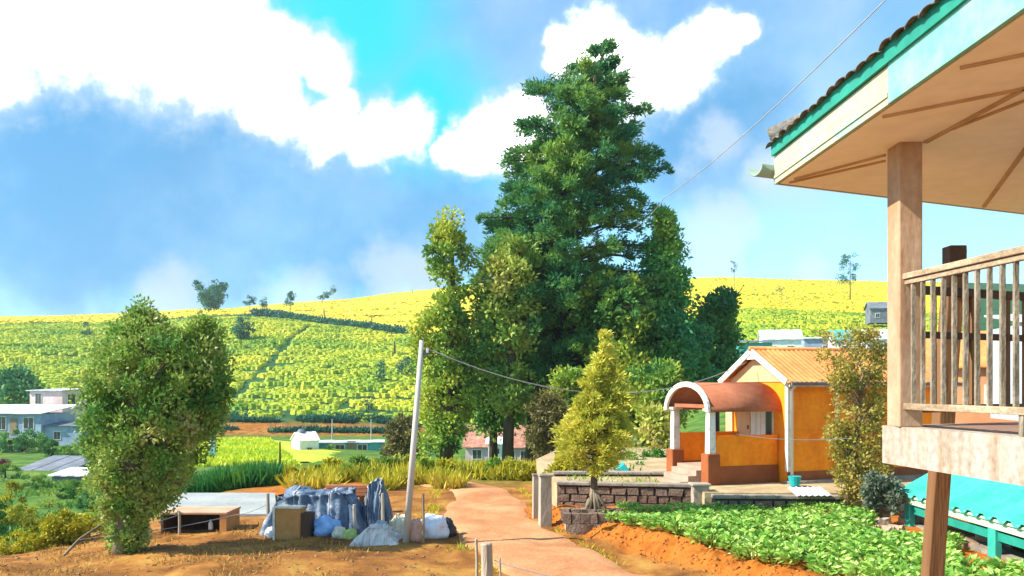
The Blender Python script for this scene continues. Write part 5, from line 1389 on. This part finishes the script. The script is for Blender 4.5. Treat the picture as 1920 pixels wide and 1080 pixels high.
def sack(name, label, px, py, wpx, hpx, Y, m, seed, cat='bag', rz=0.3, depth=0.9):
    b = P(px, py, Y); g = ground(b.x, Y); w, h = wpx * Y / F, hpx * Y / F
    me = bpy.data.meshes.new(name); import bmesh
    bm = bmesh.new(); bmesh.ops.create_icosphere(bm, subdivisions=4, radius=0.5)
    for v in bm.verts:
        p = v.co.copy(); d_ = 1 + 0.30 * mn.noise(p * 3.0 + Vector((seed, 0, 0))) + 0.22 * abs(mn.noise(p * 8 + Vector((0, seed, 0))))
        q_ = p * d_; q_.z = max(q_.z, -0.36) + 0.36
        v.co = (q_.x * w, q_.y * w * depth, q_.z * h / 0.9)
    bm.to_mesh(me); bm.free(); me.polygons.foreach_set('use_smooth', [True] * len(me.polygons)); me.materials.append(m)
    o = bpy.data.objects.new(name, me); COL.objects.link(o); o.location = (b.x, Y, g - 0.03); o.rotation_euler = (0, 0, rz)
    return tag(o, label, cat)


YC = 19.4
cover('tarpaulin', 'wide dark blue tarpaulin draped over a pile of furniture', 502, 690, 921, YC, 1.3, M_tarp, 3.1)
cover('tarpaulin', 'tall narrow blue tarpaulin bundled upright at the end of the pile', 676, 736, 905, YC + 0.25, 0.8, M_tarp, 8.7, flat=0.45)
# upright poles of the old fence
fence = []
for (px, top, bot, Y, w, m_, lab) in ((502, 925, 1003, 19.0, 0.085, M_post, 'weathered grey fence post against the tarpaulin end'), (664, 946, 998, 18.7, 0.085, M_post, 'pale fence post in front of the blue tarpaulin'),
                                  (717, 925, 992, 19.0, 0.075, M_post, 'pale post beside the upright bundle'), (793, 926, 1014, 17.6, 0.065, M_wood, 'thin brown stake beside the utility pole'),
                                  (336, 958, 1003, 19.2, 0.07, M_post, 'short pale post under the low brown shelter')):
    b = on(px, Y); p = P(px, top, Y); m2 = MB()
    m2.tube([b - Vector((0, 0, 0.2)), b.lerp(p, 0.5) + Vector((0.01, 0, 0)), p], [w / 2 * 1.1, w / 2, w / 2 * 0.92], 8)
    fence.append(p); single(m2.build('fence_post', m_), lab, 'post', base=b)
# low shelter with a brown top
a0, a1 = P(312, 958, 19.6), P(436, 958, 19.6)
g0 = min(ground(a0.x, 19.6), ground(a1.x, 19.6)) - 0.05
r = thing('low_shelter', 'low open fronted shelter with a flat brown board top in the yard', 'shelter', ((a0.x + a1.x) / 2, 19.6, g0))
MB().box(((a0.x + a1.x) / 2, 19.7, a0.z), (a1.x - a0.x, 1.0, 0.05), 0.0).build('top', mat('brown_board', (0.42, 0.24, 0.15), (0.56, 0.36, 0.24), 2, 0.8), r, bevel=0.005)
MB().box((a1.x - 0.10, 19.7, (g0 + a0.z) / 2), (0.16, 0.95, a0.z - g0 - 0.05)).build('side_panel', M_card, r)
MB().box((a0.x + 0.06, 19.7, (g0 + a0.z) / 2), (0.06, 0.95, a0.z - g0 - 0.05)).build('side_panel', M_darkw, r)
MB().box(((a0.x + a1.x) / 2, 20.15, (g0 + a0.z) / 2), (a1.x - a0.x - 0.1, 0.04, a0.z - g0 - 0.06)).build('back_panel', M_darkw, r)
MB().box(((a0.x + a1.x) / 2, 19.75, g0 + 0.08), (a1.x - a0.x - 0.3, 0.8, 0.10)).build('shelf', M_darkw, r)
b = P(395, 990, 19.45)
o = MB().tube([(b.x, b.y, g0 + 0.13), (b.x, b.y, g0 + 0.15), (b.x, b.y, g0 + 0.28), (b.x, b.y, g0 + 0.33), (b.x, b.y, g0 + 0.37)], [0.05, 0.055, 0.055, 0.025, 0.022], 12)
single(o.build('bottle', M_bagw, smooth=True), 'white plastic bottle standing in the low shelter', 'bottle', base=(b.x, b.y, g0 + 0.13))
# orange cabinet panel
b = on(545, 18.35)
r = thing('cabinet', 'orange brown cabinet with a pale edge leaning before the tarpaulin', 'cabinet', b, R(-8))
hh = P(545, 951, 18.35).z - b.z
MB().box((0, 0, hh / 2), (0.58, 0.36, hh)).build('carcass', M_card, r, world=False, bevel=0.01)
MB().box((-0.315, -0.02, hh / 2 + 0.01), (0.045, 0.40, hh + 0.02)).build('edge_panel', M_trim, r, world=False)
MB().box((0, -0.02, hh + 0.012), (0.60, 0.38, 0.03)).build('top', M_bagc, r, world=False)
MB().box((0.40, 0.05, hh * 0.42), (0.20, 0.3, hh * 0.84)).build('open_side', M_darkw, r, world=False)
sack('plastic_bag', 'stuffed light blue plastic bag in front of the tarpaulin', 612, 1000, 52, 36, 18.5, M_bagb, 1.0)
sack('plastic_bag', 'small cream bag between the blue and green bags', 636, 1000, 24, 26, 18.3, M_bagc, 2.0)
sack('plastic_bag', 'small yellow green bag at the end of the tarpaulin', 655, 1000, 30, 20, 18.3, M_bagg, 3.0)
sack('plastic_bag', 'tiny white bag beside the orange cabinet', 508, 1004, 22, 20, 18.6, M_bagw, 4.0)
cover('cloth_heap', 'spread heap of pale cloths beside the utility pole', 660, 756, 988, 17.9, 1.2, M_cloth, 5.5, 'cloth', 0.09, 0.4)
cover('cloth_heap', 'tan cloth bundle behind the utility pole', 716, 790, 968, 18.7, 1.0, mat('tan_cloth', (0.50, 0.40, 0.26), (0.64, 0.54, 0.38), 4, 0.85, 0.3), 6.5, 'cloth', 0.06, 0.3)
cover('cloth_heap', 'small grey blue rag on top of the pale cloths', 690, 738, 976, 18.3, 0.7, mat('rag', (0.26, 0.32, 0.38), (0.40, 0.45, 0.50), 4, 0.85, 0.3), 7.5, 'cloth', 0.05, 0.25)
sack('feed_sack', 'dusty pink sack standing beside the utility pole', 780, 1010, 26, 44, 17.8, M_sackp, 5.0, 'sack')
sack('feed_sack', 'large white sack slumped at the edge of the track', 812, 1000, 58, 46, 18.4, M_bagw, 6.0, 'sack')
sack('feed_sack', 'black plastic sack tucked behind the white sack', 836, 996, 36, 34, 18.6, M_black, 7.0, 'sack')
# reddish boards stacked behind the tarpaulin
a0, a1 = P(602, 914, 22.0), P(692, 914, 22.0)
for i in range(3):
    g = ground((a0.x + a1.x) / 2, 22)
    z = P(0, 926 - 7 * i, 22.0).z
    o = MB().bar((a0.x + 0.06 * i, 22.0 + 0.02 * i, z), (a1.x + 0.05 * i, 22.0, z), 0.16, 0.075)
    single(o.build('plank', mat('red_plank', (0.34, 0.12, 0.06), (0.46, 0.19, 0.10), 3, 0.85)), ('lowest', 'middle', 'topmost')[i] + ' of the reddish planks stacked behind the tarpaulin', 'plank', base=(a0.x, 22.0, z))
g = ground((a0.x + a1.x) / 2, 22); zt_ = P(0, 930, 22.0).z
r = thing('trestle', 'low brown trestle carrying the reddish planks', 'trestle', ((a0.x + a1.x) / 2, 22.0, g))
for x in (a0.x + 0.2, a1.x - 0.2): MB().box((x, 22.0, (g - 0.1 + zt_) / 2), (0.08, 0.3, zt_ - g + 0.1)).build('leg', M_darkw, r)
MB().bar((a0.x + 0.1, 22.0, zt_), (a1.x - 0.1, 22.0, zt_), 0.2, 0.04).build('top', M_darkw, r)

# ------------------------------------------------------------------ poles and wires
M_pole = mat('pole_cement', (0.40, 0.37, 0.33), (0.54, 0.50, 0.45), 2, 0.85, 0.2, (1, 1, 0.3))
b = on(761, 17.6); t = P(791, 638, 17.6)
r = thing('utility_pole', 'leaning grey cement utility pole beside the rubbish heap', 'pole', b)
MB().tube([b - Vector((0.03, 0, 0.4)), t], [0.080, 0.052], 12).build('shaft', M_pole, r, smooth=True)
MB().bar(t + Vector((-0.10, 0, -0.30)), t + Vector((0.16, 0, -0.30)), 0.05, 0.05).build('bracket', M_gutter, r)
MB().tube([t + Vector((0.12, 0, -0.28)), t + Vector((0.12, 0, -0.17))], [0.03, 0.04], 8).build('insulator', M_trim, r)


def wire(name, label, pts, rad, m, sag=0.0, base=None):
    out = []
    for i in range(len(pts) - 1):
        a, b2 = Vector(pts[i]), Vector(pts[i + 1])
        for k in range(16):
            s = k / 16; p = a.lerp(b2, s); p.z -= sag * 4 * s * (1 - s); out.append(p)
    out.append(Vector(pts[-1]))
    o = MB().tube(out, rad, 5)
    return single(o.build(name, m, smooth=True), label, 'wire', base=out[0])


M_wire = mat('wire', (0.30, 0.31, 0.32), (0.40, 0.41, 0.42), 2, 0.5)
M_wired = mat('dark_wire', (0.10, 0.12, 0.14), (0.16, 0.18, 0.20), 2, 0.6)
wire('power_cable', 'pale cable sagging from the utility pole to the orange house', [t + Vector((0.12, 0, -0.18)), Vector((6.95, 23.7, EZ + 0.72))], 0.012, M_wire, 0.95)
wire('overhead_line', 'long dark overhead line rising past the conifer toward the pavilion roof', [P(1180, 430, 47), P(1245, 372, 34), P(1660, 0, 17)], 0.016, M_wire, 0.25)
wire('fence_wire', 'upper slack wire of the yard fence by the flared tree', [P(150, 1012, 16.4), P(336, 965, 19.2)], 0.008, M_wire, 0.05)
wire('fence_wire', 'lower slack wire of the yard fence by the flared tree', [P(200, 1006, 16.4), P(438, 966, 18.8), fence[0] - Vector((0, 0, 0.25))], 0.008, M_wire, 0.05)
wire('guy_wire', 'thin wire across the orange house from its eave toward the balcony', [P(1370, 812, 22.2), P(1590, 822, 19.0)], 0.008, M_wired, 0.1)
# broken branch by the flared tree
wire('fallen_branch', 'grey fallen branch leaning on the dirt beside the flared tree', [on(120, 16.8) + Vector((0, 0, 0.05)), P(150, 1010, 17.2), P(188, 985, 17.6)], 0.03, M_barkl, 0.0)['category'] = 'branch'
# foreground fence posts
for (px, top, Y, w, lab) in ((912, 1018, 13.2, 0.20, 'stout weathered round post at the edge of the track'), (893, 1010, 13.4, 0.05, 'thin stake beside the stout round post'), (937, 1046, 13.1, 0.035, 'short thin stake on the track side of the round post')):
    b = on(px, Y); p = P(px, top, Y); rr = w / 2
    r = thing('track_post', lab, 'post', b)
    MB().tube([b - Vector((0, 0, 0.25)), b.lerp(p, 0.6) + Vector((0.012, 0, 0)), p - Vector((0, 0, 0.02)), p], [rr * 1.05, rr, rr, rr * 0.8], 10).build('shaft', mat('grey_stake', (0.30, 0.23, 0.16), (0.46, 0.38, 0.29), 5, 0.9, 0.5, (1, 1, 0.2)), r)
wire('fence_wire', 'wire running from the stout track post along the road', [P(926, 1050, 13.2), P(1045, 1082, 12.0), P(1200, 1120, 10.5)], 0.007, M_wired, 0.03)
# lamp posts and stumps on the hill side
for (px, top, bot, lab, m_, w) in ((623, 786, 830, 'slim pale lamp post beyond the teal house by the earth cut', M_pole, 0.20), (696, 786, 830, 'slim pale lamp post near the thin dark tree', M_pole, 0.18), (525, 828, 882, 'dark pole standing in the bright yellow field', M_darkw, 0.18),
                             (610, 580, 602, 'leaning dead trunk on the yellow slope above the hedge', M_barkl, 0.6), (697, 592, 611, 'short dead trunk on the yellow slope above the hedge', M_barkl, 0.55), (651, 582, 601, 'thin pale stump between the two dead trunks', M_wood, 0.2),
                             (773, 543, 554, 'lone small post on the bare crest', M_barkl, 0.4), (740, 640, 668, 'dark dead trunk in the lower tea', M_bark, 0.6)):
    h = hit(px, bot); p = P(px + (-3 if 'leaning' in lab else 0), top, h.y)
    single(MB().tube([h - Vector((0, 0, 0.5)), h.lerp(p, 0.5), p], [w / 2, w * 0.42, w * 0.3], 7).build('field_pole', m_), lab, 'pole', base=h)
# cloth on a stick in the field
h = hit(400, 866)
r = thing('field_marker', 'pale blue cloth hung on a stick in the yellow field', 'marker', h)
p = P(400, 806, h.y)
MB().tube([h - Vector((0, 0, 0.3)), p], 0.07, 6).build('stick', M_wood, r)
b = MB(); w_ = 0.55; vs = []; fs = []
for j in range(7):
    for i in range(5):
        s = j / 6; q_ = p.lerp(h, 0.05 + 0.75 * s); vs.append((q_.x + (i - 2) * w_ / 4 * (0.7 + 0.4 * s), q_.y - 0.1 + 0.08 * math.sin(i * 2.1 + j), q_.z))
for j in range(6):
    for i in range(4): fs.append((j * 5 + i, j * 5 + i + 1, j * 5 + i + 6, j * 5 + i + 5))
b.add(vs, fs); ob = b.build('cloth', mat('pale_blue_cloth', (0.30, 0.62, 0.66), (0.46, 0.74, 0.76), 2, 0.8), r, smooth=True)
sm = ob.modifiers.new('thick', 'SOLIDIFY'); sm.thickness = 0.03

# thin mountain air
hm = bpy.data.materials.new('haze'); hm.use_nodes = True; nt = hm.node_tree; nt.nodes.clear()
vo = nt.nodes.new('ShaderNodeOutputMaterial'); vp = nt.nodes.new('ShaderNodeVolumePrincipled')
vp.inputs['Color'].default_value = (0.80, 0.90, 1.0, 1); vp.inputs['Density'].default_value = 0.00024; vp.inputs['Anisotropy'].default_value = 0.2
nt.links.new(vp.outputs[0], vo.inputs['Volume'])
hz = MB().box((0, 1480, -1.5), (18100, 3060, 129)).build('haze', hm); hz['kind'] = 'stuff'
for o in bpy.data.objects:
    if '_o' in o: del o['_o']
